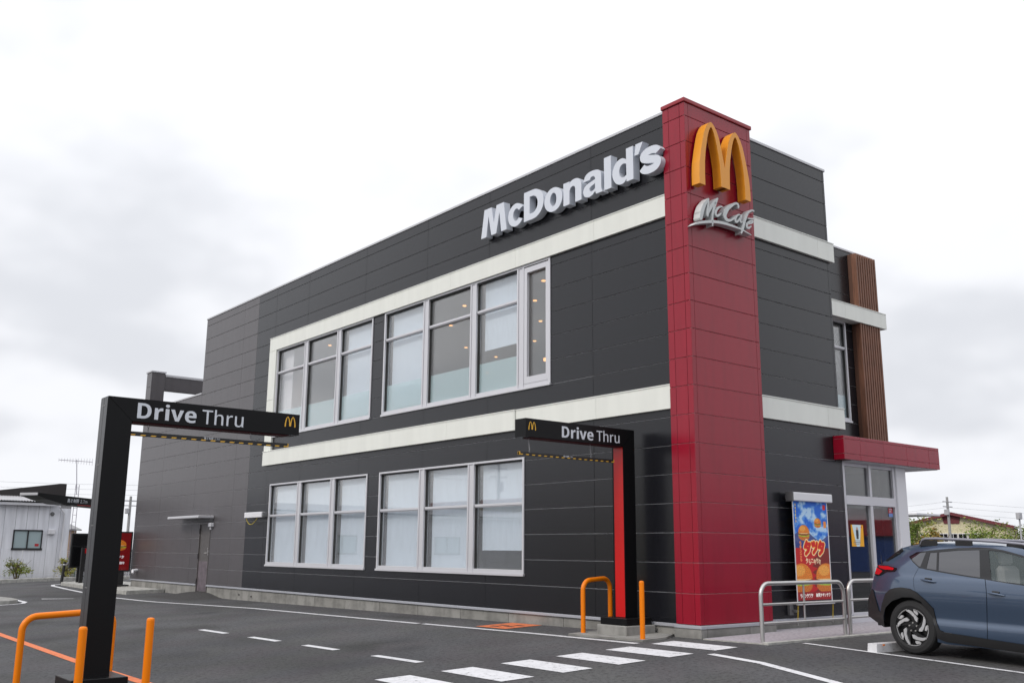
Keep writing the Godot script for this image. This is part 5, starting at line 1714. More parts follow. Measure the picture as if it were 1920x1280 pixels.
	for k in 9:
		var px := 0.9 - k * 2.0
		var p := MB.new(); p.t = fi
		p.tube([Vector3(px, -0.9, -36.7), Vector3(px, 0.92, -36.7)], 0.022, 8)
		part("post", p, M.white_plastic, fe)
		var q := MB.new(); q.t = fi
		var yb := -0.28
		for i in 20: q.box(Vector3(px - 2.0 + i * 0.1, yb, -36.688), Vector3(px - 2.0 + i * 0.1 + 0.006, 0.90, -36.682))
		for i in 13: q.box(Vector3(px - 2.0, yb + 0.02 + i * 0.095, -36.70), Vector3(px, yb + 0.026 + i * 0.095, -36.69))
		part("mesh_panel", q, M.white_plastic, fe)
	var f2 := thing("mesh_fence", "white wire mesh fence beside the dark menu board, running away from the kerb", "fence", Vector3(1.1, gh(1.1, -38), -38.0))
	var q2 := MB.new(); q2.t = Transform3D(Basis.IDENTITY, -f2.position)
	for i in 34: q2.box(Vector3(1.05 + i * 0.1, -0.3, -36.4), Vector3(1.065 + i * 0.1, 0.86, -36.39))
	for i in 12: q2.box(Vector3(1.05, -0.28 + i * 0.1, -36.41), Vector3(4.45, -0.265 + i * 0.1, -36.40))
	part("mesh_panel", q2, M.white_plastic, f2)
	for q in [1.05, 2.75, 4.45]:
		var p := MB.new(); p.t = q2.t
		p.tube([Vector3(q, -0.9, -36.42), Vector3(q, 0.9, -36.42)], 0.025, 8)
		part("post", p, M.green_post, f2)
	tree("shrub", gv(-1.35, -36.25, 0.08), 0.86, Vector3(0.62, 0.40, 0.35), 900, 0.045, Color(0.20, 0.24, 0.045), 11, "wide yellow-green shrub by the fence below the white building's window", "shrub", "shrubs along the fence", 5)
	tree("shrub", gv(0.55, -36.2, 0.08), 0.88, Vector3(0.55, 0.42, 0.35), 800, 0.045, Color(0.26, 0.26, 0.045), 12, "yellow-green shrub by the fence next to the slim dark bollard", "shrub", "shrubs along the fence", 5)
	# kerb stones along the planted strip
	var kb := MB.new()
	sheet(kb, [Vector2(-30, -37.4), Vector2(6.0, -37.4), Vector2(6.0, -35.75), Vector2(-30, -35.75)], 0.09, 2.0)
	var bed := struct("planting_bed_ground", kb, M.gravel)
	for i in 30:
		var kx := 4.0 - i * 0.605
		var k := MB.new()
		k.bev(Vector3(kx - 0.6, gh(kx, -35.7) - 0.2, -35.82), Vector3(kx, gh(kx, -35.7) + 0.14, -35.66), 0.015)
		part("kerb_stone", k, M.kerb, bed)
	# order island with menu boards
	var isl := [Vector2(0.05, -22.5), Vector2(-1.15, -22.5), Vector2(-1.2, -23.6), Vector2(-1.08, -26.5), Vector2(-0.95, -29.5), Vector2(-0.86, -31.2), Vector2(-0.6, -31.75), Vector2(-0.15, -31.9), Vector2(0.6, -31.7), Vector2(1.3, -31.2), Vector2(1.3, -26.2), Vector2(0.05, -26.2)]
	var im := MB.new()
	sheet(im, isl, 0.10, 1.0)
	var island := struct("island_pavement", im, M.kerb)
	var seq := []
	for i in 10: seq.append(isl[i])
	for i in seq.size() - 1:
		var a: Vector2 = seq[i]; var b: Vector2 = seq[i + 1]
		var cnt := maxi(1, int((b - a).length() / 0.75 + 0.5))
		for k in cnt:
			var p := a.lerp(b, float(k) / cnt); var q := a.lerp(b, float(k + 1) / cnt)
			var d := (q - p).normalized() * 0.004
			p += d; q -= d
			var nn := Vector2(-(q - p).y, (q - p).x).normalized() * 0.14
			if (seq[5] + Vector2(0.5, 3) - p).dot(nn) < 0: nn = -nn
			var km := MB.new()
			var lo := -0.2; var hi := 0.115
			var A := gv(p.x, p.y, lo); var Bq := gv(q.x, q.y, lo); var A2 := gv(p.x, p.y, hi); var B2 := gv(q.x, q.y, hi)
			var C2 := gv(p.x + nn.x, p.y + nn.y, hi); var D2 := gv(q.x + nn.x, q.y + nn.y, hi)
			km.quad(A, Bq, B2, A2); km.quad(A2, B2, D2, C2)
			km.quad(Bq, gv(q.x + nn.x, q.y + nn.y, lo), D2, B2); km.quad(gv(p.x + nn.x, p.y + nn.y, lo), A, A2, C2)
			part("kerb_stone", km, M.kerb, island)
	make_menu_boards()
	# second island cut by the frame
	var is2 := [Vector2(-4.62, -21.15), Vector2(-4.85, -20.98), Vector2(-5.4, -20.9), Vector2(-8.0, -20.6), Vector2(-14.0, -20.0), Vector2(-14.0, -28.0), Vector2(-6.0, -26.5), Vector2(-4.75, -24.6), Vector2(-4.5, -22.5), Vector2(-4.52, -21.5)]
	var i2 := MB.new()
	sheet(i2, is2, 0.10, 1.5)
	var isl2 := struct("island_pavement", i2, M.concrete2)
	for i in is2.size():
		var a: Vector2 = is2[i]; var b: Vector2 = is2[(i + 1) % is2.size()]
		var km := MB.new()
		km.quad(gv(b.x, b.y, -0.2), gv(a.x, a.y, -0.2), gv(a.x, a.y, 0.1), gv(b.x, b.y, 0.1))
		part("kerb_stone", km, M.kerb, isl2)
	# poles and wires far behind the boards
	utility_pole(Vector3(15.5, 0, -75.0), 5.6, "thin far utility pole seen between the gate post and the grey wing")
	for k in 4:
		wire("%s far wire crossing between the white building and the grey wing" % ["highest", "second highest", "second lowest", "lowest"][k], Vector3(-2.0, 6.3 - k * 0.42, -78.0), Vector3(30.0, 6.9 - k * 0.42, -72.0), 0.4)
	# house far behind
	house(Vector3(18.9, gh(18.9, -123.0), -123.0), 0.63)

func house(at: Vector3, turn: float):
	var o := thing("gabled_house", "small beige gabled house far behind the menu boards", "house", at)
	o.rotation.y = -turn
	var w := MB.new()
	w.prism(PackedVector2Array([Vector2(-2.6, -0.5), Vector2(3.4, -0.5), Vector2(3.4, 3.6), Vector2(0.4, 4.85), Vector2(-2.6, 3.6)]), -6, 0)
	part("wall", w, M.beige, o)
	var r := MB.new()
	for q in [[-3.1, 3.42, 0.4, 5.0], [3.9, 3.42, 0.4, 5.0]]:
		var a := Vector2(q[0], q[1]); var b := Vector2(q[2], q[3])
		r.prism(PackedVector2Array([a, b, b + Vector2(0, 0.16), a + Vector2(0, 0.16)]), -6.4, 0.5)
	part("roof", r, M.tile_grey, o)
	var vt := MB.new(); vt.bev(Vector3(0.1, 4.15, 0.0), Vector3(0.7, 4.5, 0.06), 0.01)
	part("gable_vent", vt, M.black, o)
	for q in [[-0.9, 0.1], [0.9, 2.0]]:
		var g := MB.new(); g.bev(Vector3(q[0], 1.8, 0.0), Vector3(q[1], 2.9, 0.05), 0.01)
		part("window", g, M.pane_frost, o)
	var b := MB.new(); b.bev(Vector3(-2.6, 3.0, 0.0), Vector3(3.4, 3.1, 0.25), 0.01)
	part("eave_board", b, M.bark, o)

func make_menu_boards():
	# dark board facing away
	var o := thing("menu_board", "tall black menu board with an unlit dark face on the island", "menu board", gv(-0.1, -30.9, 0.1), "menu boards on the island")
	var y0 := o.position.y
	var b := MB.new()
	b.bev(Vector3(-0.62, 0.28 - y0, -0.08), Vector3(0.62, 1.60 - y0, 0.08), 0.01)
	part("cabinet", b, M.black, o)
	var g := MB.new()
	g.bev(Vector3(-0.57, 0.33 - y0, 0.081), Vector3(0.57, 1.10 - y0, 0.086), 0.002)
	g.bev(Vector3(-0.57, 1.13 - y0, 0.081), Vector3(0.57, 1.55 - y0, 0.086), 0.002)
	part("screen", g, M.black_gloss, o)
	for s in [-0.25, 0.25]:
		var p := MB.new(); p.bev(Vector3(s - 0.05, -0.02, -0.04), Vector3(s + 0.05, 0.28 - y0, 0.04), 0.006)
		part("leg", p, M.black, o)
	# lit board with the bun
	var r := thing("menu_board", "red illuminated menu board with a picture of a bun beside the grey wall", "menu board", gv(-0.5, -26.0, 0.1), "menu boards on the island")
	var y1 := r.position.y
	var c := MB.new()
	c.bev(Vector3(-0.42, 0.24 - y1, -0.09), Vector3(0.52, 1.62 - y1, 0.09), 0.01)
	part("cabinet", c, M.black, r)
	var im := Image.create(96, 160, false, Image.FORMAT_RGB8)
	im.fill(Color(0.50, 0.02, 0.05))
	burger(im, 50, 52, 30)
	for i in 4: stroke_img(im, ["chi", "ta", "tsu", "ta"][i], Vector2(24 + i * 13, 98), 11, 1.6, Color(0.92, 0.90, 0.92))
	stroke_img(im, "ko", Vector2(44, 112), 8, 1.2, Color(0.92, 0.90, 0.92))
	for i in 6: stroke_img(im, ["sa", "gen", "nn", "ko", "sei", "ki"][i], Vector2(18 + i * 10, 124), 10, 1.4, Color(0.92, 0.90, 0.92))
	var sm := mat(1, 1, 1, 0.2)
	var tx := ImageTexture.create_from_image(im)
	sm.albedo_texture = tx
	sm.emission_enabled = true; sm.emission = Color.WHITE; sm.emission_texture = tx; sm.emission_operator = BaseMaterial3D.EMISSION_OP_MULTIPLY; sm.emission_energy_multiplier = 0.05
	var s := MB.new()
	s.quad(Vector3(-0.38, 0.29 - y1, 0.092), Vector3(0.46, 0.29 - y1, 0.092), Vector3(0.46, 1.57 - y1, 0.092), Vector3(-0.38, 1.57 - y1, 0.092))
	part("screen", s, sm, r)
	var l := MB.new(); l.bev(Vector3(-0.22, -0.02, -0.08), Vector3(0.32, 0.24 - y1, 0.08), 0.008)
	part("leg", l, M.black, r)
	var f := MB.new(); f.bev(Vector3(-0.32, -0.03, -0.2), Vector3(0.48, 0.07, 0.22), 0.02)
	part("foot", f, M.black, r)
	# order post with number tag
	var p := thing("order_post", "slim black order post with a red number tag and white lettering", "sign post", gv(-0.36, -30.2, 0.1))
	var y2 := p.position.y
	var q := MB.new()
	q.bev(Vector3(-0.13, -0.02, -0.06), Vector3(0.15, 1.05 - y2, 0.06), 0.008)
	part("post", q, M.black, p)
	var q2 := MB.new(); q2.bev(Vector3(0.151, -0.02, -0.06), Vector3(0.34, 0.16, 0.10), 0.03)
	part("foot", q2, M.black, p)
	var t := MB.new(); t.bev(Vector3(-0.02, 0.84 - y2, 0.061), Vector3(0.12, 1.02 - y2, 0.066), 0.002)
	var tn := part("number_tag", t, M.tail, p)
	letters("lettering", "1", tn, Transform3D(Basis.IDENTITY, Vector3(0, 0, 0.066)), Rect2(0.03, 0.87 - y2, 0.035, 0.12), 0.0005, 0.002, M.white_text)
	var k := MB.new()
	for i in 6: glyph(k, ["ko", "chi", "ra", "sa", "ta", "ki"][i], Vector2(0.02, 0.74 - y2 - i * 0.095), 0.075, 0.006, 0.0615, 0.063)
	part("lettering", k, M.white_text, p)
	var vt := Transform3D(Basis(Vector3(0, 1, 0), Vector3(-1, 0, 0), Vector3(0, 0, 1)), Vector3(0.06, -0.27 - y2, 0.0))
	letters("lettering", "ORDER HERE", p, vt, Rect2(0.0, 0.0, 0.42, 0.06), 0.0615, 0.063, M.white_text, false)
	# flexible bollard
	var fb := thing("flexible_bollard", "slim dark leaning bollard with a pale band at the island tip", "bollard", gv(-0.78, -31.35, 0.1))
	var m := MB.new()
	m.tube([Vector3(-0.03, -0.03, 0), Vector3(0.03, 0.78, 0)], 0.055, 14)
	part("tube", m, M.black, fb)
	var n := MB.new(); n.tube([Vector3(0.018, 0.66, 0), Vector3(0.021, 0.70, 0)], 0.058, 14)
	part("reflective_band", n, M.white_plastic, fb)
	# order canopy with height text, seen edge on
	var a := Vector3(-2.9, 2.95, -27.5); var e := Vector3(0.80, 2.72, -30.0)
	var d := Vector3(e.x - a.x, 0, e.z - a.z)
	var L := d.length()
	var bx := d.normalized()
	var oc := thing("order_canopy", "long black cantilever roof with height limit lettering above the order island", "canopy", Vector3(e.x, gh(e.x, e.z), e.z))
	oc.transform.basis = Basis(bx, Vector3.UP, bx.cross(Vector3.UP))
	var yb := 2.60 - oc.position.y
	var cn := MB.new()
	cn.prism(PackedVector2Array([Vector2(-L, yb + 0.25), Vector2(-L + 0.5, yb + 0.13), Vector2(-L + 1.3, yb), Vector2(0.1, yb - 0.08), Vector2(0.1, yb + 0.22), Vector2(-L, yb + 0.34)]), -0.75, 0.0)
	part("roof", cn, M.gate, oc)
	var tip := MB.new()
	tip.bev(Vector3(-L - 0.03, yb + 0.255, -0.76), Vector3(-L + 0.004, yb + 0.345, 0.01), 0.006)
	part("end_fascia", tip, M.zinc, oc)
	var rl := MB.new(); rl.box(Vector3(-L * 0.55, yb - 0.012, 0.001), Vector3(0.1, yb + 0.006, 0.004))
	part("red_trim", rl, M.gate_red, oc)
	height_text(oc, Transform3D(Basis.IDENTITY, Vector3(0, 0, 0.001)), Vector2(-L * 0.67, yb + 0.075), 0.14, 0.0)
	var ps := MB.new(); ps.bev(Vector3(-0.15, -0.1, -0.5), Vector3(0.08, yb, -0.25), 0.01)
	part("post", ps, M.gate, oc)
	var lm := MB.new(); lm.bev(Vector3(-L + 1.5, yb - 0.14, -0.3), Vector3(-L + 1.85, yb - 0.02, -0.1), 0.02)
	part("floodlight", lm, M.white_plastic, oc)

# ------------------------------------------------------------------ right side of the place
func make_right():
	var D := 110.0 / 70.0
	var C := Vector3(-11.5765, 1.0834, 9.7596)
	var ridge := C + (Vector3(58.02, 3.97, -25.21) - C) * D
	var o := thing("gabled_hall", "cream gabled hall with a dark red roof in the far distance", "building", Vector3(ridge.x, gh(ridge.x, ridge.z), ridge.z))
	var right := (Vector3(61.03, 0, -23.02) - Vector3(56.44, 0, -26.67)).normalized()
	o.transform.basis = Basis(Vector3.UP, -0.55) * Basis(right, Vector3.UP, right.cross(Vector3.UP))
	var y := ridge.y - o.position.y
	var hw := 5.6
	var w := MB.new()
	w.prism(PackedVector2Array([Vector2(-hw, -0.6), Vector2(hw, -0.6), Vector2(hw, y - 1.45), Vector2(0, y - 0.2), Vector2(-hw, y - 1.45)]), -17.5, 0)
	var wl := part("wall", w, M.cream, o)
	var r := MB.new()
	var back := Vector3(9.0, 0, -22.0)
	for s in [-1.0, 1.0]:
		var a := Vector3(0, y, 0.6); var b := Vector3(s * (hw + 0.7), y - 1.55, 0.6)
		var P := [a, b, b + Vector3(0, 0, -18.5), a + Vector3(0, 0, -18.5)]
		if s > 0: r.quad(P[0], P[1], P[2], P[3])
		else: r.quad(P[3], P[2], P[1], P[0])
		for k in 24:
			var t := (k + 0.5) / 24.0
			var p0 := a.lerp(b, t)
			r.box(p0 + Vector3(-0.02, -0.01, -18.5), p0 + Vector3(0.02, 0.045, 0))
	part("roof", r, M.roof_red, o)
	var e := MB.new()
	for s in [-1.0, 1.0]:
		e.prism(PackedVector2Array([Vector2(0, y + 0.02), Vector2(s * (hw + 0.75), y - 1.56), Vector2(s * (hw + 0.75), y - 1.86), Vector2(0, y - 0.30)]), 0.55, 0.66 + s * 0.004)
	part("roof_edge", e, M.roof_edge, o)
	var v := MB.new()
	v.prism(PackedVector2Array([Vector2(-0.95, y - 0.35), Vector2(0.95, y - 0.35), Vector2(0.80, y - 1.25), Vector2(-0.80, y - 1.25)]), 0.0, 0.12)
	part("gable_vent", v, M.roof_edge, o)
	for i in 7:
		var x := -3.4 + i * 1.0
		var f := MB.new(); f.bev(Vector3(x, y - 3.6, 0.0), Vector3(x + 0.94, y - 2.35, 0.08), 0.02)
		var win := part("window", f, M.white_plastic, o)
		for q in [[0.06, 0.45, -3.54, -3.0], [0.5, 0.88, -3.54, -3.0], [0.06, 0.45, -2.92, -2.42], [0.5, 0.88, -2.92, -2.42]]:
			var g := MB.new(); g.box(Vector3(x + q[0], y + q[2], 0.081), Vector3(x + q[1], y + q[3], 0.09))
			part("pane", g, M.black_gloss, win)
	# pole in front of the hall, lamp, trees
	utility_pole(C + (Vector3(57.95, 0, -25.35) - C) * 1.2, 6.0, "slim grey utility pole standing before the cream hall")
	var pt := C + (Vector3(57.95, 0, -25.35) - C) * 1.2
	pt.y = gh(pt.x, pt.z)
	for k in 3:
		wire("%s thin wire running from the slim utility pole towards the entrance side" % ["top", "middle", "lowest"][k], pt + Vector3(0, 5.6 - k * 0.5, 0), pt + Vector3(-14, 4.2 - k * 0.35, -22), 0.5)
		wire("%s thin wire running from the slim utility pole over the cream hall" % ["top", "middle", "lowest"][k], pt + Vector3(0, 5.6 - k * 0.5, 0), pt + Vector3(30, 4.0 - k * 0.35, 32), 0.6)
	var lp := C + (Vector3(62.1, 0, -22.17) - C) * 0.85
	var l := thing("street_lamp", "grey flood lamp on a straight post behind the parked car", "lamp", gv(lp.x, lp.z))
	var m := MB.new(); m.tube([Vector3(0, -0.2, 0), Vector3(0, 3.35, 0)], 0.055, 8)
	part("post", m, M.zinc, l)
	var hd := MB.new(); hd.bev(Vector3(-0.22, 3.3, -0.12), Vector3(0.18, 3.72, 0.12), 0.03)
	part("lamp_head", hd, M.zinc, l)
	var q := [[57.0, -26.4, 0.80, 3.1, 1.15, 0.20, 0.22, 0.03, "yellow-green tree just behind the entrance column"], [57.2, -26.2, 0.62, 2.35, 0.75, 0.26, 0.17, 0.03, "rusty yellow bush beside the entrance column behind the car"], [59.75, -23.95, 0.95, 3.7, 1.25, 0.16, 0.22, 0.03, "loose green tree hiding the middle of the cream hall"], [60.9, -23.2, 0.90, 3.2, 1.1, 0.14, 0.19, 0.03, "green bush before the eaves end of the cream hall"], [62.6, -21.8, 0.92, 3.7, 1.3, 0.15, 0.20, 0.025, "tall green tree beside the flood lamp"], [56.1, -27.0, 0.98, 3.9, 0.8, 0.14, 0.20, 0.03, "slim tree between the entrance column and the cream hall"]]
	for i in q.size():
		var t: Array = q[i]
		var p: Vector3 = C + (Vector3(t[0], 0, t[1]) - C) * t[2]
		tree("broadleaf_tree", gv(p.x, p.z), t[3], Vector3(t[4], t[3] * 0.42, t[4]), 1600, 0.09, Color(t[5], t[6], t[7]), 60 + i * 3, t[8], "tree", "trees behind the car park", 2)
	var cp := C + (Vector3(56.0, 3.78, -26.9) - C) * 0.75
	var cn := thing("carport_roof", "thin flat white canopy roof sticking out past the entrance column", "canopy", Vector3(cp.x, gh(cp.x, cp.z), cp.z))
	var hy := cp.y - cn.position.y
	var cr := MB.new(); cr.bev(Vector3(-1.6, hy - 0.08, -1.0), Vector3(0.9, hy + 0.05, 1.0), 0.02)
	part("roof", cr, M.white_plastic, cn)
	var cl := MB.new(); cl.tube([Vector3(-1.0, -0.2, 0), Vector3(-1.0, hy - 0.08, 0)], 0.06, 8)
	part("post", cl, M.white_plastic, cn)

func utility_pole(at: Vector3, h: float, label: String) -> Node3D:
	var o := thing("utility_pole", label, "pole", gv(at.x, at.z), "utility poles")
	var p := MB.new(); p.tube([Vector3(0, -0.3, 0), Vector3(0, h, 0)], [0.14, 0.10], 10)
	part("pole", p, M.pole, o)
	var c := MB.new()
	for y in [0.93, 0.86]: c.bev(Vector3(-0.8, h * y - 0.04, -0.04), Vector3(0.8, h * y + 0.04, 0.04), 0.01)
	c.bev(Vector3(-0.35, h * 0.74, -0.2), Vector3(-0.1, h * 0.82, 0.2), 0.03)
	part("crossarm", c, M.zinc, o)
	return o

func wire(called_label: String, a: Vector3, b: Vector3, sag: float):
	var m := MB.new()
	var p := []
	for i in 17:
		var f := i / 16.0
		p.append(a.lerp(b, f) - Vector3(0, sag * 4 * f * (1 - f), 0))
	m.tube(p, 0.007, 5, false)
	single("overhead_wire", m, M.wire, called_label, "wire", "overhead wires")

# ------------------------------------------------------------------ ground and markings
func make_ground():
	var xs := [-500.0, -250.0, -120.0, -70.0, -45.0]
	var x := -32.0
	while x <= 14.01: xs.append(x); x += 0.5
	for q in [18.0, 24.0, 32.0, 45.0, 60.0, 90.0, 150.0, 300.0, 500.0]: xs.append(q)
	var zs := [-500.0, -250.0, -140.0, -90.0, -60.0]
	var z := -46.0
	while z <= 13.01: zs.append(z); z += 0.5
	zs.append(1.1)
	for q in [20.0, 32.0, 50.0, 90.0, 180.0, 400.0]: zs.append(q)
	zs.sort()
	var mb := MB.new()
	for i in xs.size() - 1:
		for j in zs.size() - 1:
			mb.quad(gv(xs[i], zs[j + 1]), gv(xs[i + 1], zs[j + 1]), gv(xs[i + 1], zs[j]), gv(xs[i], zs[j]))
	var f := FastNoiseLite.new(); f.frequency = 0.11; f.seed = 3; f.fractal_octaves = 5
	var f2 := FastNoiseLite.new(); f2.frequency = 0.45; f2.seed = 8; f2.fractal_octaves = 3
	for p in mb.v:
		var k := 0.078 * (1.0 + 0.42 * f.get_noise_2d(p.x, p.z * 0.45) + 0.30 * f2.get_noise_2d(p.x, p.z))
		k *= 1.0 - 0.30 * smoothstep(0.30, 0.55, f2.get_noise_2d(p.x * 0.8 + 40.0, p.z * 0.8))
		mb.col.append(Color(k * 1.0, k * 0.985, k * 1.02))
	var g := struct("ground", mb, M.asphalt)
	# white paint
	var ln := MB.new()
	ribbon(ln, [Vector2(-1.5, -28.0), Vector2(-1.75, -24.9), Vector2(-1.93, -21.5), Vector2(-1.82, -19.0), Vector2(-1.45, -15.5), Vector2(-1.2, -12.9), Vector2(-1.16, -9.0), Vector2(-1.12, -5.85)], 0.12, 0.005)
	part("edge_line", ln, M.paint, g)
	var l2 := MB.new()
	ribbon(l2, [Vector2(-1.1, -5.72), Vector2(-1.02, -2.6), Vector2(-1.06, -0.3)], 0.12, 0.005)
	part("edge_line", l2, M.paint, g)
	var l3 := MB.new()
	ribbon(l3, [Vector2(-1.5, -28.0), Vector2(-1.22, -30.9), Vector2(-1.0, -31.75), Vector2(-0.6, -32.15), Vector2(0.1, -32.3), Vector2(0.9, -32.2), Vector2(1.6, -31.9)], 0.14, 0.005)
	part("edge_line", l3, M.paint, g)
	for i in 6:
		var b := MB.new()
		var x0 := -0.97 - i * 0.915
		sheet(b, [Vector2(x0, -0.11), Vector2(x0 + 0.48, -0.11), Vector2(x0 + 0.48, 1.05), Vector2(x0, 1.05)], 0.006)
		part("crossing_stripe", b, M.paint, g)
	for q in [[-8.28, -7.13], [-6.12, -5.07], [-4.17, -3.18], [-2.13, -1.0]]:
		var b := MB.new()
		sheet(b, [Vector2(-4.39, q[0]), Vector2(-4.26, q[0]), Vector2(-4.26, q[1]), Vector2(-4.39, q[1])], 0.006)
		part("lane_dash", b, M.paint, g)
	var d5 := MB.new()
	sheet(d5, [Vector2(-3.6, -22.75), Vector2(-2.9, -21.95), Vector2(-2.86, -21.8), Vector2(-3.62, -22.5)], 0.006)
	part("lane_dash", d5, M.paint, g)
	var p1 := MB.new()
	ribbon(p1, [Vector2(0.667, 1.31), Vector2(0.42, 3.37), Vector2(0.25, 4.5), Vector2(0.0, 6.2)], 0.09, 0.006)
	part("parking_line", p1, M.paint, g)
	var p2 := MB.new()
	ribbon(p2, [Vector2(-1.27, 1.22), Vector2(-1.40, 2.1), Vector2(-1.92, 3.4), Vector2(-2.7, 5.2)], 0.13, 0.006)
	part("parking_line", p2, M.paint, g)
	var p3 := MB.new()
	ribbon(p3, [Vector2(3.95, 1.3), Vector2(3.47, 3.1), Vector2(3.1, 5.0), Vector2(2.9, 6.2)], 0.09, 0.006)
	part("parking_line", p3, M.paint, g)
	var is2 := MB.new()
	ribbon(is2, [Vector2(-4.25, -23.2), Vector2(-4.32, -21.5), Vector2(-4.50, -20.98), Vector2(-4.85, -20.78), Vector2(-5.4, -20.66), Vector2(-8.0, -20.36), Vector2(-14.0, -19.8)], 0.13, 0.005)
	part("edge_line", is2, M.paint, g)
	# orange paint
	var ol := MB.new()
	ribbon(ol, [Vector2(-6.95, -16.0), Vector2(-7.2, -10.5), Vector2(-7.42, -5.0), Vector2(-7.48, -2.1), Vector2(-7.5, 2.5)], 0.13, 0.005)
	part("orange_line", ol, M.paint_orange, g)
	# orange square with two cut-out marks beside the wall
	var os := MB.new()
	for r in cut(cut(cut(cut([Rect2(-0.83, -4.46, 0.84, 0.84)], Rect2(-0.66, -4.30, 0.10, 0.24)), Rect2(-0.46, -4.30, 0.10, 0.24)), Rect2(-0.56, -4.0, 0.10, 0.22)), Rect2(-0.34, -4.0, 0.10, 0.22)):
		var a: Vector2 = r.position; var b: Vector2 = r.end
		sheet(os, [a, Vector2(b.x, a.y), b, Vector2(a.x, b.y)], 0.007)
	part("orange_mark", os, M.paint_orange, g)
	# asphalt ramp up to the service door
	var rp := MB.new()
	var nx := 10; var nz := 24
	var P := func(i: int, j: int) -> Vector3:
		var px := 0.10 - 1.25 * i / nx; var pz := -21.3 + 3.9 * j / nz
		var k := smoothstep(0.0, 1.0, clampf(1.0 - (0.10 - px) / 1.2, 0, 1)) * (1.0 - smoothstep(0.42, 1.75, absf(pz + 19.48)))
		return Vector3(px, gh(px, pz) + 0.004 + 0.125 * k - (0.02 if k < 0.002 else 0.0), pz)
	for i in nx:
		for j in nz:
			var a = P.call(i, j); var b = P.call(i, j + 1); var c = P.call(i + 1, j + 1); var d = P.call(i + 1, j)
			rp.quad(a, d, c, b)
	part("door_ramp", rp, M.asphalt_flat, g)
	# pavement before the front wall
	var sw := MB.new()
	sheet(sw, [Vector2(-0.08, 0.10), Vector2(0.0, 1.10), Vector2(14.0, 1.10), Vector2(14.0, -2.9), Vector2(4.3, -2.9), Vector2(4.3, -0.2), Vector2(1.5, -0.2), Vector2(1.5, 0.06)], 0.018, 0.7)
	var pv := struct("pavement", sw, M.paver)
	var ke := MB.new()
	ke.bev(Vector3(0.0, -0.4, 1.10), Vector3(14.0, gh(3, 1.1) + 0.02, 1.19), 0.006)
	part("pavement_edge", ke, M.kerb, pv)
	var k2 := MB.new()
	k2.quad(gv(-0.08, 0.10, -0.1), gv(0.0, 1.10, -0.1), gv(0.0, 1.10, 0.018), gv(-0.08, 0.10, 0.018))
	part("pavement_edge", k2, M.kerb, pv)

func make_sky() -> Sky:
	# overcast air: bright veil with soft grey cloud undersides
	var w := 1024; var h := 512
	var im := Image.create(w, h, false, Image.FORMAT_RGBF)
	var f := FastNoiseLite.new(); f.noise_type = FastNoiseLite.TYPE_SIMPLEX_SMOOTH; f.frequency = 1.7; f.seed = 27; f.fractal_octaves = 6; f.fractal_gain = 0.55
	var f2 := FastNoiseLite.new(); f2.noise_type = FastNoiseLite.TYPE_SIMPLEX_SMOOTH; f2.frequency = 0.55; f2.seed = 71; f2.fractal_octaves = 3
	for y in h:
		var el := PI / 2 - PI * (y + 0.5) / h
		for x in w:
			var az := TAU * (x + 0.5) / w
			if el < -0.02:
				im.set_pixel(x, y, Color(0.30, 0.30, 0.30))
				continue
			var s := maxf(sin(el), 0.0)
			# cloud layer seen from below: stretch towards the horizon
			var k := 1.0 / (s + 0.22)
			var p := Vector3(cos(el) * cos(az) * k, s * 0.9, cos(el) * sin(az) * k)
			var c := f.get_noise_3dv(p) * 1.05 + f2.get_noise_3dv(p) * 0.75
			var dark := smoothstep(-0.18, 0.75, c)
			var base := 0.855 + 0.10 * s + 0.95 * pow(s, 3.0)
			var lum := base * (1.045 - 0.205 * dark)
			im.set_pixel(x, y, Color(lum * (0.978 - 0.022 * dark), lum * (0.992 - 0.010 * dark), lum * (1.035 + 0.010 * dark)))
	var m := PanoramaSkyMaterial.new()
	m.panorama = ImageTexture.create_from_image(im)
	var sky := Sky.new()
	sky.sky_material = m
	return sky

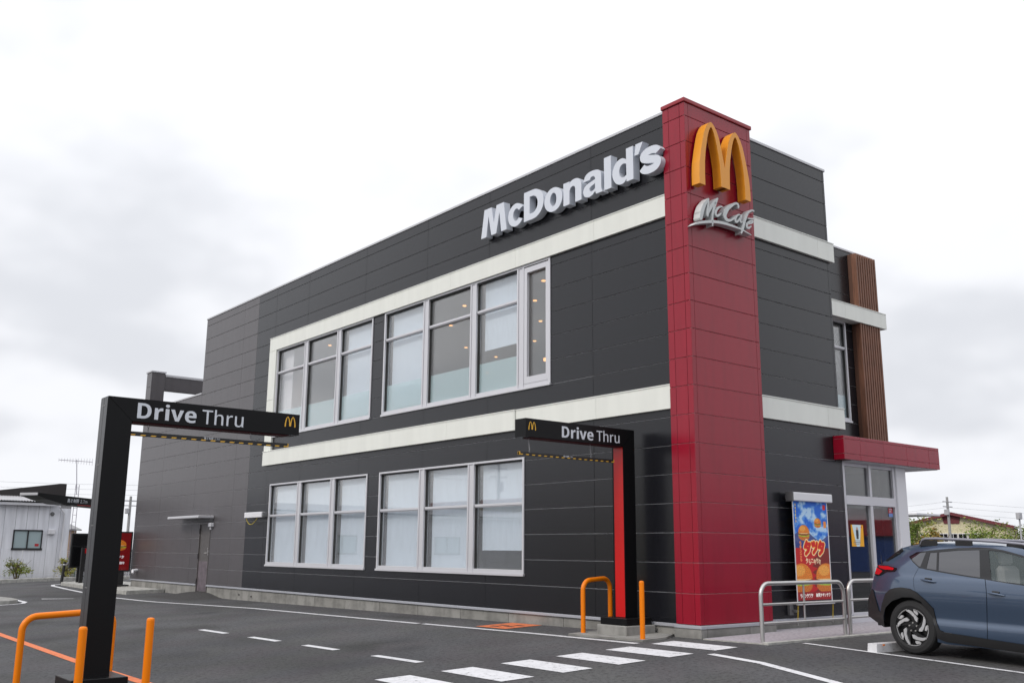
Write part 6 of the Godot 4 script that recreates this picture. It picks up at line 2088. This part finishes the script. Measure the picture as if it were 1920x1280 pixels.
func _ready():
	rng.seed = 5
	# camera
	var cam := Camera3D.new()
	cam.name = "camera"
	cam.position = Vector3(-11.5765, 1.0834, 9.7596)
	cam.rotation = Vector3(0.2132, -0.6815, 0.0072)
	cam.fov = 39.06
	cam.near = 0.05
	cam.far = 1500.0
	add_child(cam)
	cam.current = true
	# overcast daylight
	var env := Environment.new()
	env.background_mode = Environment.BG_SKY
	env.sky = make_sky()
	env.tonemap_mode = Environment.TONE_MAPPER_LINEAR
	env.tonemap_exposure = 1.08
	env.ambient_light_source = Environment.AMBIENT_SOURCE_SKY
	env.sdfgi_enabled = true
	env.ssao_enabled = true
	env.ssil_enabled = true
	var we := WorldEnvironment.new()
	we.name = "world_environment"
	we.environment = env
	add_child(we)
	var sun := DirectionalLight3D.new()
	sun.name = "sun"
	sun.light_energy = 0.46
	sun.light_angular_distance = 14.0
	sun.light_color = Color(1.0, 0.97, 0.93)
	sun.shadow_enabled = true
	add_child(sun)
	sun.look_at_from_position(Vector3(-8, 6.4, 0.6), Vector3.ZERO)
	# the place
	make_materials()
	M.leaf = leaf_mat(1, 1, 1)
	M.pane_frost = mat(0.36, 0.44, 0.46, 0.12)
	M.mast = mat(0.20, 0.18, 0.24, 0.5)
	M.green_post = mat(0.05, 0.16, 0.12, 0.6)
	M.gravel = tripl(mat(0.22, 0.21, 0.19, 0.95), noise_tex(256, 0.2, 3, 0.5, 1.3, 77), Vector3(1, 1, 1))
	make_ground()
	make_building()
	make_signs()
	make_gates()
	make_banner()
	guard_rail(0.055, 2.13, 1.06, "steel guard rail in front of the hanging banner")
	guard_rail(2.27, 4.35, 1.06, "steel guard rail before the entrance, half hidden by the car")
	make_car()
	# wheel stop
	var ws := thing("wheel_stop", "white concrete wheel stop behind the car's rear tyre", "wheel stop", gv(0.86, 2.47))
	var wm := MB.new()
	wm.t = Transform3D(Basis(Vector3.UP, -0.09), Vector3.ZERO)
	wm.prism(PackedVector2Array([Vector2(-0.32, -0.02), Vector2(0.32, -0.02), Vector2(0.30, 0.11), Vector2(-0.30, 0.11)]), -0.07, 0.07)
	part("block", wm, M.paint, ws)
	var wr := MB.new(); wr.bev(Vector3(-0.22, 0.085, 0.075), Vector3(-0.17, 0.105, 0.082), 0.002)
	part("reflector", wr, M.orange, ws)
	make_left()
	make_right()
	make_reflected()

func make_reflected():
	# things beside and behind the photographer that the glass mirrors
	var tops := []
	for q in [[-33.0, -47.0, "utility pole farthest along the row behind the white building"], [-22.0, -46.0, "second utility pole in the row behind the white building"], [-12.0, -45.0, "utility pole nearest to the antenna behind the white building"]]:
		utility_pole(Vector3(q[0], 0, q[1]), 9.0, q[2])
		tops.append(gv(q[0], q[1]))
	for i in 2:
		for k in 4:
			var off := Vector3(-0.6 + 0.4 * k, 7.7 + 0.35 * (k % 2), 0)
			wire("%s black overhead wire of the %s span behind the white building" % [["outermost low", "second, high", "third, low", "innermost high"][k], ["far", "near"][i]], tops[i] + off, tops[i + 1] + off, 0.5)
	var B := thing("cream_warehouse", "large cream warehouse at the far end of the white building", "building", Vector3(-42, gh(-42, -44), -44))
	var w := MB.new(); w.bev(Vector3(-12, -1, -8), Vector3(11.3, 5.4, 8), 0.05)
	part("wall", w, M.cream, B)
	var r := MB.new(); r.bev(Vector3(-12.4, 5.41, -8.4), Vector3(11.6, 5.9, 8.4), 0.1)
	part("roof", r, M.roof_red, B)
	var S := thing("roadside_shop", "blue and red roadside shop across the car park from the entrance", "building", Vector3(44, gh(44, 26), 26))
	S.rotation.y = atan2(-0.855, -0.52)
	var a := MB.new(); a.bev(Vector3(-16, -0.5, -10), Vector3(16, 4.0, 0), 0.05)
	part("wall", a, M.white_wall, S)
	var b := MB.new(); b.bev(Vector3(-16.2, 2.2, 0.0), Vector3(16.2, 3.2, 0.5), 0.03)
	part("sign_band", b, M.red_panel, S)
	var c := MB.new(); c.bev(Vector3(-16.0, -0.3, 0.001), Vector3(16.0, 2.15, 0.2), 0.03)
	part("blue_front", c, M.blue_panel, S)
	for x in [-6.0, -1.5, 4.0]:
		var d := MB.new(); d.bev(Vector3(x, 4.01, -0.4), Vector3(x + 1.6, 7.5, 0.0), 0.03)
		part("blue_pylon", d, M.blue_panel, S)
